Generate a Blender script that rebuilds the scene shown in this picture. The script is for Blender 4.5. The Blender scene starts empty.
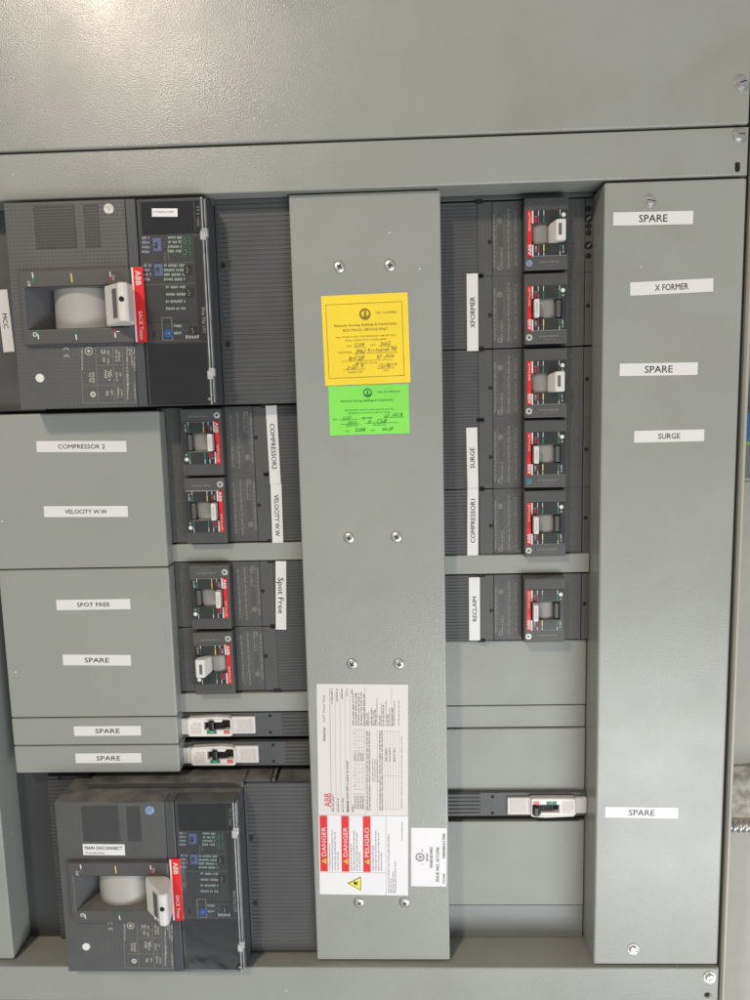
import bpy, bmesh, math, random
from mathutils import Vector, Matrix
from mathutils.geometry import tessellate_polygon
random.seed(7)
R = math.radians
scene = bpy.context.scene
col = scene.collection
MM = 0.001

# ------------------------------------------------------------------ camera
# cabinet front plane is y = 0, x to the right, z up; heights h (mm) stand proud towards the camera (y = -h)
YAW, PIT, ROL, D = 0.03601384, 0.12847009, -0.02464729, 945.0
cy, sy, cp, sp, cr, sr = math.cos(YAW), math.sin(YAW), math.cos(PIT), math.sin(PIT), math.cos(ROL), math.sin(ROL)
M = Matrix(((cr, -sr, 0), (sr, cr, 0), (0, 0, 1))) @ Matrix(((1, 0, 0), (0, cp, -sp), (0, sp, cp))) @ Matrix(((cy, 0, sy), (0, 1, 0), (-sy, 0, cy)))
right = Vector((M[0][0], M[0][2], -M[0][1]))
up = -Vector((M[1][0], M[1][2], -M[1][1]))
back = -Vector((M[2][0], M[2][2], -M[2][1]))
cam_d = bpy.data.cameras.new('camera')
cam = bpy.data.objects.new('camera', cam_d)
col.objects.link(cam)
mw = Matrix.Identity(4)
for i in range(3):
    mw[i][0], mw[i][1], mw[i][2] = right[i], up[i], back[i]
mw[1][3] = -D * MM
cam.matrix_world = mw
cam_d.sensor_fit = 'VERTICAL'
cam_d.sensor_height = 24
cam_d.lens = 18
cam_d.clip_start = 0.01
cam_d.clip_end = 100
scene.camera = cam

# ------------------------------------------------------------------ world and lamps
w = bpy.data.worlds.new('World')
scene.world = w
w.use_nodes = True
bg = w.node_tree.nodes['Background']
bg.inputs[0].default_value = (0.97, 0.98, 1.0, 1)
bg.inputs[1].default_value = 0.37


def lamp(name, loc, target, sx, sy_, power, color):
    d = bpy.data.lights.new(name, 'AREA')
    d.shape = 'RECTANGLE'
    d.size, d.size_y = sx, sy_
    d.energy = power
    d.color = color
    o = bpy.data.objects.new(name, d)
    col.objects.link(o)
    o.location = loc
    v = Vector(target) - Vector(loc)
    o.rotation_euler = v.to_track_quat('-Z', 'Y').to_euler()
    return o


lamp('doorway_light', (1.0, -2.0, -1.6), (0.15, 0, -0.75), 1.9, 1.0, 50, (0.97, 0.985, 1.0))
lamp('ceiling_light', (-1.16, -2.4, 1.82), (-0.2, 0, 0.1), 0.26, 0.26, 46, (1.0, 0.84, 0.66))
scene.view_settings.view_transform = 'Standard'
scene.view_settings.look = 'None'
scene.view_settings.exposure = 0.0
scene.view_settings.gamma = 1.0
scene.view_settings.use_curve_mapping = False


# ------------------------------------------------------------------ measuring: photo point -> (x, z) in mm on the plane h
def at(px, py, h=0.0):
    v = M.transposed() @ Vector(((px - 375) / 750, (py - 500) / 750, 1))
    t = (D - h) / v[2]
    return v[0] * t, -v[1] * t


# ------------------------------------------------------------------ materials
MATS = {}


def mat(name, color, rough=0.5, metal=0.0, spec=0.5, bump=None, vary=0.0, vscale=8.0, dust=0.0, coat=0.0, dustcol=(0.225, 0.215, 0.19)):
    m = bpy.data.materials.new(name)
    m.use_nodes = True
    nt = m.node_tree
    N, L = nt.nodes, nt.links
    b = N['Principled BSDF']
    b.inputs['Roughness'].default_value = rough
    b.inputs['Metallic'].default_value = metal
    b.inputs['Specular IOR Level'].default_value = spec
    b.inputs['Coat Weight'].default_value = coat
    b.inputs['Coat Roughness'].default_value = 0.15
    out = None
    tc = N.new('ShaderNodeTexCoord')
    oi = N.new('ShaderNodeObjectInfo')
    va = N.new('ShaderNodeVectorMath')
    L.new(tc.outputs['Object'], va.inputs[0]); L.new(oi.outputs['Location'], va.inputs[1])
    base = N.new('ShaderNodeRGB')
    base.outputs[0].default_value = (*color, 1)
    out = base.outputs[0]
    if vary:
        n = N.new('ShaderNodeTexNoise')
        n.inputs['Scale'].default_value = vscale
        n.inputs['Detail'].default_value = 6
        n.inputs['Roughness'].default_value = 0.65
        L.new(va.outputs[0], n.inputs['Vector'])
        mr = N.new('ShaderNodeMapRange')
        mr.inputs[1].default_value = 0.3
        mr.inputs[2].default_value = 0.7
        mr.inputs[3].default_value = 1 - vary
        mr.inputs[4].default_value = 1 + vary
        L.new(n.outputs['Fac'], mr.inputs[0])
        hs = N.new('ShaderNodeVectorMath')
        hs.operation = 'SCALE'
        L.new(out, hs.inputs[0])
        L.new(mr.outputs[0], hs.inputs['Scale'])
        out = hs.outputs[0]
    if dust:
        g = N.new('ShaderNodeNewGeometry')
        s = N.new('ShaderNodeSeparateXYZ')
        L.new(g.outputs['Normal'], s.inputs[0])
        m1 = N.new('ShaderNodeMapRange')
        m1.inputs[1].default_value = 0.35
        m1.inputs[2].default_value = 0.95
        L.new(s.outputs[2], m1.inputs[0])
        n = N.new('ShaderNodeTexNoise')
        n.inputs['Scale'].default_value = 38
        n.inputs['Detail'].default_value = 7
        L.new(va.outputs[0], n.inputs['Vector'])
        m2 = N.new('ShaderNodeMapRange')
        m2.inputs[1].default_value = 0.30
        m2.inputs[2].default_value = 0.62
        L.new(n.outputs['Fac'], m2.inputs[0])
        mu = N.new('ShaderNodeMath')
        mu.operation = 'MULTIPLY'
        L.new(m1.outputs[0], mu.inputs[0])
        L.new(m2.outputs[0], mu.inputs[1])
        mu2 = N.new('ShaderNodeMath')
        mu2.operation = 'MULTIPLY'
        L.new(mu.outputs[0], mu2.inputs[0])
        mu2.inputs[1].default_value = dust
        mx = N.new('ShaderNodeMix')
        mx.data_type = 'RGBA'
        L.new(mu2.outputs[0], mx.inputs[0])
        L.new(out, mx.inputs[6])
        mx.inputs[7].default_value = (*dustcol, 1)
        out = mx.outputs[2]
        ma = N.new('ShaderNodeMath')
        ma.operation = 'MULTIPLY_ADD'
        L.new(mu2.outputs[0], ma.inputs[0])
        ma.inputs[1].default_value = 0.4
        ma.inputs[2].default_value = rough
        ma.use_clamp = True
        L.new(ma.outputs[0], b.inputs['Roughness'])
    L.new(out, b.inputs['Base Color'])
    if bump:
        kind, sc, strength, dist = bump
        bp = N.new('ShaderNodeBump')
        bp.inputs['Strength'].default_value = strength
        bp.inputs['Distance'].default_value = dist
        if kind == 'noise':
            n = N.new('ShaderNodeTexNoise')
            n.inputs['Scale'].default_value = sc
            n.inputs['Detail'].default_value = 2.5
            L.new(va.outputs[0], n.inputs['Vector'])
            L.new(n.outputs['Fac'], bp.inputs['Height'])
        elif kind == 'grid':
            s = N.new('ShaderNodeSeparateXYZ')
            L.new(tc.outputs['Object'], s.inputs[0])
            res = []
            for ch in (0, 2):
                a = N.new('ShaderNodeMath'); a.operation = 'MULTIPLY'; a.inputs[1].default_value = 2 * math.pi / sc
                L.new(s.outputs[ch], a.inputs[0])
                c = N.new('ShaderNodeMath'); c.operation = 'SINE'
                L.new(a.outputs[0], c.inputs[0])
                res.append(c)
            mxx = N.new('ShaderNodeMath'); mxx.operation = 'MAXIMUM'
            L.new(res[0].outputs[0], mxx.inputs[0]); L.new(res[1].outputs[0], mxx.inputs[1])
            L.new(mxx.outputs[0], bp.inputs['Height'])
        L.new(bp.outputs[0], b.inputs['Normal'])
    MATS[name] = m
    return m


def paint(name, color, vary=0.05, rough=0.25):
    m = mat(name, color, rough, 0, 0.5, ('noise', 560, 0.42, 0.0006), vary, 5, dust=0.35, dustcol=(0.40, 0.37, 0.31))
    # light scuffs and pale specks with shapes of their own
    nt = m.node_tree
    N, L = nt.nodes, nt.links
    b = N['Principled BSDF']
    src = b.inputs['Base Color'].links[0].from_socket
    tc = N.new('ShaderNodeTexCoord')
    n = N.new('ShaderNodeTexNoise'); n.inputs['Scale'].default_value = 90; n.inputs['Detail'].default_value = 8; n.inputs['Roughness'].default_value = .8
    L.new(tc.outputs['Object'], n.inputs['Vector'])
    n2 = N.new('ShaderNodeTexNoise'); n2.inputs['Scale'].default_value = 9; n2.inputs['Detail'].default_value = 3
    L.new(tc.outputs['Object'], n2.inputs['Vector'])
    a = N.new('ShaderNodeMapRange'); a.inputs[1].default_value = .62; a.inputs[2].default_value = .72
    L.new(n.outputs['Fac'], a.inputs[0])
    c = N.new('ShaderNodeMapRange'); c.inputs[1].default_value = .55; c.inputs[2].default_value = .68
    L.new(n2.outputs['Fac'], c.inputs[0])
    mu = N.new('ShaderNodeMath'); mu.operation = 'MULTIPLY'
    L.new(a.outputs[0], mu.inputs[0]); L.new(c.outputs[0], mu.inputs[1])
    mu2 = N.new('ShaderNodeMath'); mu2.operation = 'MULTIPLY'; mu2.inputs[1].default_value = .55
    L.new(mu.outputs[0], mu2.inputs[0])
    mx = N.new('ShaderNodeMix'); mx.data_type = 'RGBA'
    L.new(mu2.outputs[0], mx.inputs[0]); L.new(src, mx.inputs[6]); mx.inputs[7].default_value = (0.55, 0.54, 0.49, 1)
    # sparse pale chips
    vo = N.new('ShaderNodeTexVoronoi'); vo.inputs['Scale'].default_value = 30
    L.new(tc.outputs['Object'], vo.inputs['Vector'])
    lt = N.new('ShaderNodeMath'); lt.operation = 'LESS_THAN'; lt.inputs[1].default_value = .035
    L.new(vo.outputs['Distance'], lt.inputs[0])
    sc = N.new('ShaderNodeSeparateColor'); L.new(vo.outputs['Color'], sc.inputs[0])
    gt = N.new('ShaderNodeMath'); gt.operation = 'GREATER_THAN'; gt.inputs[1].default_value = .72
    L.new(sc.outputs[0], gt.inputs[0])
    ml = N.new('ShaderNodeMath'); ml.operation = 'MULTIPLY'; L.new(lt.outputs[0], ml.inputs[0]); L.new(gt.outputs[0], ml.inputs[1])
    m2 = N.new('ShaderNodeMix'); m2.data_type = 'RGBA'
    L.new(ml.outputs[0], m2.inputs[0]); L.new(mx.outputs[2], m2.inputs[6]); m2.inputs[7].default_value = (0.66, 0.66, 0.62, 1)
    # brownish hand grime in broad soft smears
    n3 = N.new('ShaderNodeTexNoise'); n3.inputs['Scale'].default_value = 6.5; n3.inputs['Detail'].default_value = 5; n3.inputs['Distortion'].default_value = .6
    L.new(tc.outputs['Object'], n3.inputs['Vector'])
    r3 = N.new('ShaderNodeMapRange'); r3.inputs[1].default_value = .52; r3.inputs[2].default_value = .74; r3.inputs[4].default_value = .28
    L.new(n3.outputs['Fac'], r3.inputs[0])
    m3 = N.new('ShaderNodeMix'); m3.data_type = 'RGBA'
    L.new(r3.outputs[0], m3.inputs[0]); L.new(m2.outputs[2], m3.inputs[6]); m3.inputs[7].default_value = (0.24, 0.225, 0.185, 1)
    L.new(m3.outputs[2], b.inputs['Base Color'])
    # smears are a little duller or glossier
    rr = N.new('ShaderNodeMapRange'); rr.inputs[1].default_value = .3; rr.inputs[2].default_value = .7; rr.inputs[3].default_value = -.05; rr.inputs[4].default_value = .10
    L.new(n2.outputs['Fac'], rr.inputs[0])
    ad = N.new('ShaderNodeMath'); ad.operation = 'ADD'; L.new(rr.outputs[0], ad.inputs[0])
    if b.inputs['Roughness'].links: L.new(b.inputs['Roughness'].links[0].from_socket, ad.inputs[1])
    else: ad.inputs[1].default_value = rough
    L.new(ad.outputs[0], b.inputs['Roughness'])
    return m


PAINT = paint('grey_powder_coat', (0.300, 0.316, 0.292))
PAINT2 = paint('grey_filler_paint', (0.282, 0.296, 0.274), rough=.45)
PAINT3 = paint('blue_grey_steel', (0.235, 0.25, 0.25), rough=.42)
BACK = mat('dark_back_steel', (0.024, 0.026, 0.027), 0.5, dust=.5)
BLK = mat('gap_black', (0.008, 0.008, 0.008), 0.8)
RIB = mat('ribbed_dark_plastic', (0.074, 0.078, 0.081), 0.5, vary=.1, vscale=20, dust=.22, bump=('noise', 1500, .2, .0002))
BODY = mat('dark_grey_plastic', (0.076, 0.078, 0.077), 0.5, vary=.08, vscale=25, dust=.75, bump=('noise', 1800, .2, .0002))
BODYG = mat('grid_moulded_plastic', (0.088, 0.090, 0.091), 0.5, vary=.08, vscale=25, dust=.75, bump=('grid', .0046, .28, .0004))
BODYD = mat('darker_window_plastic', (0.05, 0.051, 0.052), 0.48, vary=.08, bump=('grid', .0036, .25, .0004))
BAND = mat('blue_grey_plastic', (0.062, 0.068, 0.075), 0.4, dust=.5)
FRAMEP = mat('handle_surround_plastic', (0.085, 0.083, 0.083), 0.45, vary=.06, dust=.4, bump=('noise', 1500, .15, .0002))
CAV = mat('cavity_grey_plastic', (0.115, 0.118, 0.125), 0.5, vary=.08, dust=.7)
DRUM = mat('drum_light_grey', (0.40, 0.395, 0.37), 0.42, vary=.06)
DRUMS = mat('small_drum_grey', (0.24, 0.235, 0.22), 0.4, vary=.08)
WHITE = mat('handle_white_plastic', (0.66, 0.65, 0.61), 0.4, vary=.07, vscale=35)
WPLA = mat('white_breaker_plastic', (0.74, 0.72, 0.69), 0.42, vary=.04, dust=.4)
WPLA2 = mat('pinkish_label_face', (0.66, 0.635, 0.615), 0.45, vary=.04)
GLOSSB = mat('trip_unit_gloss_black', (0.012, 0.012, 0.013), 0.12, vary=.5, vscale=30)
TRIP = mat('trip_unit_dark_face', (0.072, 0.074, 0.074), 0.35, vary=.12, vscale=40)
TRIPB = mat('trip_brown_edge', (0.035, 0.031, 0.028), 0.3)
PLATE = mat('small_face_plate', (0.034, 0.038, 0.038), 0.25, vary=.15, vscale=60)
RED = mat('print_red', (0.72, 0.018, 0.020), 0.35)
REDD = mat('print_dark_red', (0.45, 0.02, 0.04), 0.5)
GREEN = mat('print_green', (0.01, 0.22, 0.11), 0.5)
YEL = mat('print_yellow', (0.80, 0.62, 0.10), 0.5)
BLUE = mat('print_blue', (0.20, 0.28, 0.62), 0.5)
BLUEK = mat('knob_blue', (0.02, 0.16, 0.50), 0.3)
PW = mat('print_white', (0.72, 0.73, 0.71), 0.5)
PG = mat('print_faint_grey', (0.27, 0.27, 0.25), 0.5)
PG2 = mat('print_fainter_grey', (0.15, 0.15, 0.142), 0.5)
PTAN = mat('print_tan', (0.50, 0.48, 0.42), 0.5)
INK = mat('ink_black', (0.015, 0.015, 0.016), 0.5)
INKG = mat('ink_grey', (0.20, 0.19, 0.19), 0.6)
TAPE = mat('label_tape_white', (0.71, 0.71, 0.70), 0.32, vary=.015)
PAPERW = mat('decal_warm_white', (0.68, 0.66, 0.645), 0.38, vary=.015)
PAPERC = mat('decal_white', (0.76, 0.76, 0.775), 0.35, vary=.01)
YPAP = mat('yellow_card', (0.88, 0.66, 0.035), 0.6, vary=.06, vscale=14)
YINK = mat('ink_brown_on_yellow', (0.23, 0.17, 0.02), 0.6)
YINK2 = mat('pen_on_yellow', (0.25, 0.20, 0.05), 0.6)
GPAP = mat('green_card', (0.22, 0.74, 0.09), 0.6, vary=.07, vscale=14)
GINK = mat('ink_dark_green', (0.02, 0.22, 0.03), 0.6)
STEEL = mat('zinc_screw_steel', (0.58, 0.575, 0.56), 0.44, 1.0, vary=.15, vscale=200)
STEELD = mat('screw_recess_dark', (0.10, 0.10, 0.095), 0.4, .8)
DKSCREW = mat('dark_screw', (0.03, 0.03, 0.03), 0.35, .6)
CAPS = mat('silver_cap', (0.55, 0.54, 0.51), 0.35, .3, vary=.2, vscale=150)
CAPB = mat('blue_white_cap', (0.22, 0.26, 0.36), 0.35, .0, vary=.4, vscale=300)
CAPT = mat('teal_cap', (0.08, 0.20, 0.24), 0.3, .2, vary=.5, vscale=300)
FLANGE = mat('tan_painted_edge', (0.37, 0.36, 0.31), 0.45, vary=.06, vscale=10)
DEVG = mat('device_grey', (0.16, 0.165, 0.16), 0.3, vary=.1)
DEVB = mat('device_blue', (0.03, 0.12, 0.32), 0.3, vary=.1)
DEVGR = mat('device_green', (0.10, 0.42, 0.09), 0.4)


def clear_mat():
    m = bpy.data.materials.new('clear_polycarbonate')
    m.use_nodes = True
    nt = m.node_tree
    nt.nodes.clear()
    o = nt.nodes.new('ShaderNodeOutputMaterial')
    t = nt.nodes.new('ShaderNodeBsdfTransparent')
    t.inputs[0].default_value = (.95, .955, .955, 1)
    g = nt.nodes.new('ShaderNodeBsdfGlossy')
    g.inputs['Roughness'].default_value = 0.10
    f = nt.nodes.new('ShaderNodeFresnel')
    f.inputs[0].default_value = 1.5
    n = nt.nodes.new('ShaderNodeTexNoise'); n.inputs['Scale'].default_value = 25
    tc = nt.nodes.new('ShaderNodeTexCoord'); nt.links.new(tc.outputs['Object'], n.inputs['Vector'])
    b = nt.nodes.new('ShaderNodeBump'); b.inputs['Strength'].default_value = .3; b.inputs['Distance'].default_value = .002
    nt.links.new(n.outputs['Fac'], b.inputs['Height'])
    nt.links.new(b.outputs[0], g.inputs['Normal'])
    mx = nt.nodes.new('ShaderNodeMixShader')
    nt.links.new(f.outputs[0], mx.inputs[0])
    nt.links.new(t.outputs[0], mx.inputs[1])
    nt.links.new(g.outputs[0], mx.inputs[2])
    nt.links.new(mx.outputs[0], o.inputs[0])
    return m


CLEAR = clear_mat()
CLEARE = mat('clear_edge_highlight', (0.42, 0.43, 0.43), 0.12, vary=.3, vscale=60)


PZ = at(742, 793, -150)[1] * MM + 1.1 + .025


def wall_mat():
    m = mat('tan_painted_wall', (0.39, 0.38, 0.335), 0.6, vary=.08, vscale=12, bump=('noise', 60, .3, .002))
    nt = m.node_tree
    N, L = nt.nodes, nt.links
    b = N['Principled BSDF']
    src = b.inputs['Base Color'].links[0].from_socket
    tc = N.new('ShaderNodeTexCoord')
    s = N.new('ShaderNodeSeparateXYZ'); L.new(tc.outputs['Object'], s.inputs[0])
    n = N.new('ShaderNodeTexNoise'); n.inputs['Scale'].default_value = 30; n.inputs['Detail'].default_value = 6
    L.new(tc.outputs['Object'], n.inputs['Vector'])
    # peeled band of paint round z = -0.62
    a = N.new('ShaderNodeMath'); a.operation = 'MULTIPLY_ADD'; a.inputs[1].default_value = .05; L.new(n.outputs['Fac'], a.inputs[0]); L.new(s.outputs[2], a.inputs[2])
    c = N.new('ShaderNodeMath'); c.operation = 'COMPARE'; c.inputs[1].default_value = PZ; c.inputs[2].default_value = .044; L.new(a.outputs[0], c.inputs[0])
    c2 = N.new('ShaderNodeMath'); c2.operation = 'COMPARE'; c2.inputs[1].default_value = PZ; c2.inputs[2].default_value = .051; L.new(a.outputs[0], c2.inputs[0])
    mx = N.new('ShaderNodeMix'); mx.data_type = 'RGBA'; L.new(c2.outputs[0], mx.inputs[0]); L.new(src, mx.inputs[6]); mx.inputs[7].default_value = (.16, .12, .07, 1)
    n3 = N.new('ShaderNodeTexNoise'); n3.inputs['Scale'].default_value = 70; n3.inputs['Detail'].default_value = 6
    L.new(tc.outputs['Object'], n3.inputs['Vector'])
    cr_ = N.new('ShaderNodeValToRGB'); cr_.color_ramp.elements[0].position = .38; cr_.color_ramp.elements[0].color = (.22, .20, .14, 1); cr_.color_ramp.elements[1].position = .6; cr_.color_ramp.elements[1].color = (.42, .40, .33, 1)
    L.new(n3.outputs['Fac'], cr_.inputs[0])
    mx2 = N.new('ShaderNodeMix'); mx2.data_type = 'RGBA'; L.new(c.outputs[0], mx2.inputs[0]); L.new(mx.outputs[2], mx2.inputs[6]); L.new(cr_.outputs[0], mx2.inputs[7])
    L.new(mx2.outputs[2], b.inputs['Base Color'])
    return m


WALL = wall_mat()

# ------------------------------------------------------------------ mesh building (all in mm, origin subtracted at build)
_text_cache = {}


class MB:
    def __init__(self):
        self.bm = bmesh.new()
        self.mats = []

    def mi(self, m):
        if m not in self.mats:
            self.mats.append(m)
        return self.mats.index(m)

    def _tag(self, n0, m, smooth=False):
        self.bm.faces.ensure_lookup_table()
        i = self.mi(m)
        for f in self.bm.faces[n0:]:
            f.material_index = i
            f.smooth = smooth

    def box(self, x0, x1, z0, z1, h0, h1, m, bev=0.0, seg=2, skip_back=False):
        t = bmesh.new()
        bmesh.ops.create_cube(t, size=1)
        for v in t.verts:
            v.co = Vector(((x0 + x1) / 2 + v.co.x * abs(x1 - x0), -(h0 + h1) / 2 + v.co.y * abs(h1 - h0), (z0 + z1) / 2 + v.co.z * abs(z1 - z0)))
        if bev:
            bmesh.ops.bevel(t, geom=t.edges[:], offset=bev, segments=seg, affect='EDGES', profile=0.5)
        self.merge(t, m)
        return self

    def merge(self, t, m, smooth=False, mtx=None):
        if mtx is not None:
            t.transform(mtx)
        n0 = len(self.bm.faces)
        me = bpy.data.meshes.new('tmp')
        t.to_mesh(me)
        t.free()
        self.bm.from_mesh(me)
        bpy.data.meshes.remove(me)
        self._tag(n0, m, smooth)

    def quad(self, x0, x1, z0, z1, h, m, rot=0, thick=0):
        cx, cz = (x0 + x1) / 2, (z0 + z1) / 2
        return self.poly([(x0, z0), (x1, z0), (x1, z1), (x0, z1)], h, m, rot=rot, c=(cx, cz))

    def poly(self, pts, h, m, rot=0, c=(0, 0)):
        ca, sa = math.cos(R(rot)), math.sin(R(rot))
        vs = []
        for x, z in pts:
            dx, dz = x - c[0], z - c[1]
            vs.append(self.bm.verts.new((c[0] + dx * ca - dz * sa, -h, c[1] + dx * sa + dz * ca)))
        f = self.bm.faces.new(vs)
        f.material_index = self.mi(m)
        return self

    def disc(self, cx, cz, r, h, m, n=16, r_in=None, sx=1.0):
        if r_in is None:
            return self.poly([(cx + r * sx * math.cos(2 * math.pi * i / n), cz + r * math.sin(2 * math.pi * i / n)) for i in range(n)], h, m)
        for i in range(n):
            a, b = 2 * math.pi * i / n, 2 * math.pi * (i + 1) / n
            self.poly([(cx + r * math.cos(a), cz + r * math.sin(a)), (cx + r * math.cos(b), cz + r * math.sin(b)),
                       (cx + r_in * math.cos(b), cz + r_in * math.sin(b)), (cx + r_in * math.cos(a), cz + r_in * math.sin(a))], h, m)
        return self

    def arc(self, cx, cz, r, wd, a0, a1, h, m, n=10):
        for i in range(n):
            a, b = R(a0 + (a1 - a0) * i / n), R(a0 + (a1 - a0) * (i + 1) / n)
            self.poly([(cx + (r + wd) * math.cos(a), cz + (r + wd) * math.sin(a)), (cx + (r + wd) * math.cos(b), cz + (r + wd) * math.sin(b)),
                       (cx + r * math.cos(b), cz + r * math.sin(b)), (cx + r * math.cos(a), cz + r * math.sin(a))], h, m)

    def cyl(self, cx, cz, r, h0, h1, m, n=24, bev=0.0, r1=None, smooth=True):
        """disc-like solid, axis towards the camera"""
        r1 = r if r1 is None else r1
        prof = [(r, h0), (r1, h1 - bev), (r1 - bev, h1)] if bev else [(r, h0), (r1, h1)]
        n0 = len(self.bm.faces)
        rings = [[self.bm.verts.new((cx + rr * math.cos(2 * math.pi * i / n), -hh, cz + rr * math.sin(2 * math.pi * i / n))) for i in range(n)] for rr, hh in prof]
        for a, b in zip(rings, rings[1:]):
            for i in range(n):
                j = (i + 1) % n
                self.bm.faces.new((a[i], a[j], b[j], b[i]))
        self._tag(n0, m, smooth)
        f = self.bm.faces.new(rings[-1])
        f.material_index = self.mi(m)
        return self

    def tube_down(self, cx, cz, r, h_top, depth, m_wall, m_bot, n=16):
        """a well: open ring wall and bottom"""
        a = [self.bm.verts.new((cx + r * math.cos(2 * math.pi * i / n), -h_top, cz + r * math.sin(2 * math.pi * i / n))) for i in range(n)]
        b = [self.bm.verts.new((v.co.x, -(h_top - depth), v.co.z)) for v in a]
        for i in range(n):
            j = (i + 1) % n
            f = self.bm.faces.new((a[j], a[i], b[i], b[j])); f.material_index = self.mi(m_wall)
        f = self.bm.faces.new(b); f.material_index = self.mi(m_bot)

    def plate(self, outer, holes, h0, h1, m, back_face=False, bev=0.0):
        """plate with real holes, front face at h1, walls down to h0; all loops of (x, z)"""
        t = bmesh.new()
        loops = [[t.verts.new((x, -h1, z)) for x, z in lp] for lp in [outer] + holes]
        flat = [v for lp in loops for v in lp]
        for tri in tessellate_polygon([[Vector((v.co.x, v.co.z, 0)) for v in lp] for lp in loops]):
            t.faces.new([flat[k] for k in tri])
        outer_e = []
        for q, vs in enumerate(loops):
            bs = [t.verts.new((v.co.x, -h0, v.co.z)) for v in vs]
            for i in range(len(vs)):
                j = (i + 1) % len(vs)
                t.faces.new((vs[i], vs[j], bs[j], bs[i]))
                e = t.edges.get((vs[i], vs[j]))
                if e: outer_e.append(e)
        bmesh.ops.recalc_face_normals(t, faces=t.faces[:])
        # open at the back: make sure the front looks at the camera
        ff = max(t.faces, key=lambda f: (abs(f.normal.y) > .9) * f.calc_area())
        if ff.normal.y > 0:
            bmesh.ops.reverse_faces(t, faces=t.faces[:])
        if bev:
            bmesh.ops.bevel(t, geom=outer_e, offset=bev, segments=2, affect='EDGES', profile=0.5)
        self.merge(t, m)
        return self

    def extrude_x(self, prof, x0, x1, m, caps=True, smooth=False):
        """prof: closed loop of (z, h), swept along x"""
        n0 = len(self.bm.faces)
        a = [self.bm.verts.new((x0, -h, z)) for z, h in prof]
        b = [self.bm.verts.new((x1, -h, z)) for z, h in prof]
        for i in range(len(prof)):
            j = (i + 1) % len(prof)
            self.bm.faces.new((a[i], a[j], b[j], b[i]))
        if caps:
            self.bm.faces.new(a); self.bm.faces.new(b)
        self._tag(n0, m, smooth)

    def extrude_z(self, prof, z0, z1, m, caps=True, smooth=False, bev=0.0):
        """prof: closed loop of (x, h), swept along z"""
        t = bmesh.new()
        a = [t.verts.new((x, -h, z0)) for x, h in prof]
        b = [t.verts.new((x, -h, z1)) for x, h in prof]
        for i in range(len(prof)):
            j = (i + 1) % len(prof)
            t.faces.new((a[i], a[j], b[j], b[i]))
        if caps:
            t.faces.new(a); t.faces.new(b)
        bmesh.ops.recalc_face_normals(t, faces=t.faces[:])
        if bev:
            bmesh.ops.bevel(t, geom=t.edges[:], offset=bev, segments=2, affect='EDGES', profile=.5, clamp_overlap=True)
        self.merge(t, m, smooth)

    def text(self, s, cx, cz, h, size, m, rot=0, fit=None, shear=0, weight=0.0, align='C'):
        """flat lettering: cap height = size mm, width squeezed to fit if given"""
        key = (s, shear)
        if key not in _text_cache:
            cu = bpy.data.curves.new('lettering', 'FONT')
            cu.body = s
            cu.size = 1
            cu.resolution_u = 2
            cu.shear = shear
            ob = bpy.data.objects.new('lettering', cu)
            me = bpy.data.meshes.new_from_object(ob)
            vs = [(v.co.x, v.co.y) for v in me.vertices]
            fs = [tuple(p.vertices) for p in me.polygons]
            bpy.data.objects.remove(ob); bpy.data.curves.remove(cu); bpy.data.meshes.remove(me)
            _text_cache[key] = (vs, fs)
        vs, fs = _text_cache[key]
        if not vs:
            return self
        x0, x1 = min(v[0] for v in vs), max(v[0] for v in vs)
        k = size / 0.70
        kx = k if fit is None else fit / (x1 - x0)
        ca, sa = math.cos(R(rot)), math.sin(R(rot))
        off = (x0 + x1) / 2 if align == 'C' else (x0 if align == 'L' else x1)
        if weight:   # heavier print: a second impression slightly shifted
            dd = min(.25, weight * size * 1.6)
            self.text(s, cx + dd * math.cos(R(rot)), cz + dd * math.sin(R(rot)), h + .03, size, m, rot, fit, shear, 0, align)
        bv = []
        for x, y in vs:
            lx, lz = (x - off) * kx, (y - 0.35) * k
            bv.append(self.bm.verts.new((cx + lx * ca - lz * sa, -h, cz + lx * sa + lz * ca)))
        i = self.mi(m)
        for f in fs:
            try:
                ff = self.bm.faces.new([bv[q] for q in f])
                ff.material_index = i
            except ValueError:
                pass
        return self

    def hand(self, txt, cx, cz, h, size, m, rot=0, fit=None, shear=.3):
        """pen lettering: every character sized, tilted and set a little differently"""
        rg = random.Random(txt)
        wtot = fit if fit else len(txt) * size * .78
        step = wtot / len(txt)
        for i, ch in enumerate(txt):
            if ch == ' ': continue
            u = (i + .5) * step - wtot / 2
            zz = cz + u * math.tan(R(rot)) + rg.uniform(-.12, .12) * size
            k = rg.uniform(.8, 1.25)
            self.text(ch, cx + u, zz, h + .01 * (i % 2), size * k, m, rot + rg.uniform(-9, 9), fit=None, shear=rg.uniform(.1, .6))
            if rg.random() < .55 and i < len(txt) - 1:
                self.line(cx + u + step * .2, zz - size * .4, cx + u + step * .9, zz - size * rg.uniform(.1, .4), .28, h + .03, m)
        return self

    def line(self, x0, z0, x1, z1, wd, h, m):
        dx, dz = x1 - x0, z1 - z0
        ln = math.hypot(dx, dz) or 1
        nx, nz = -dz / ln * wd / 2, dx / ln * wd / 2
        return self.poly([(x0 + nx, z0 + nz), (x0 - nx, z0 - nz), (x1 - nx, z1 - nz), (x1 + nx, z1 + nz)], h, m)

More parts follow.
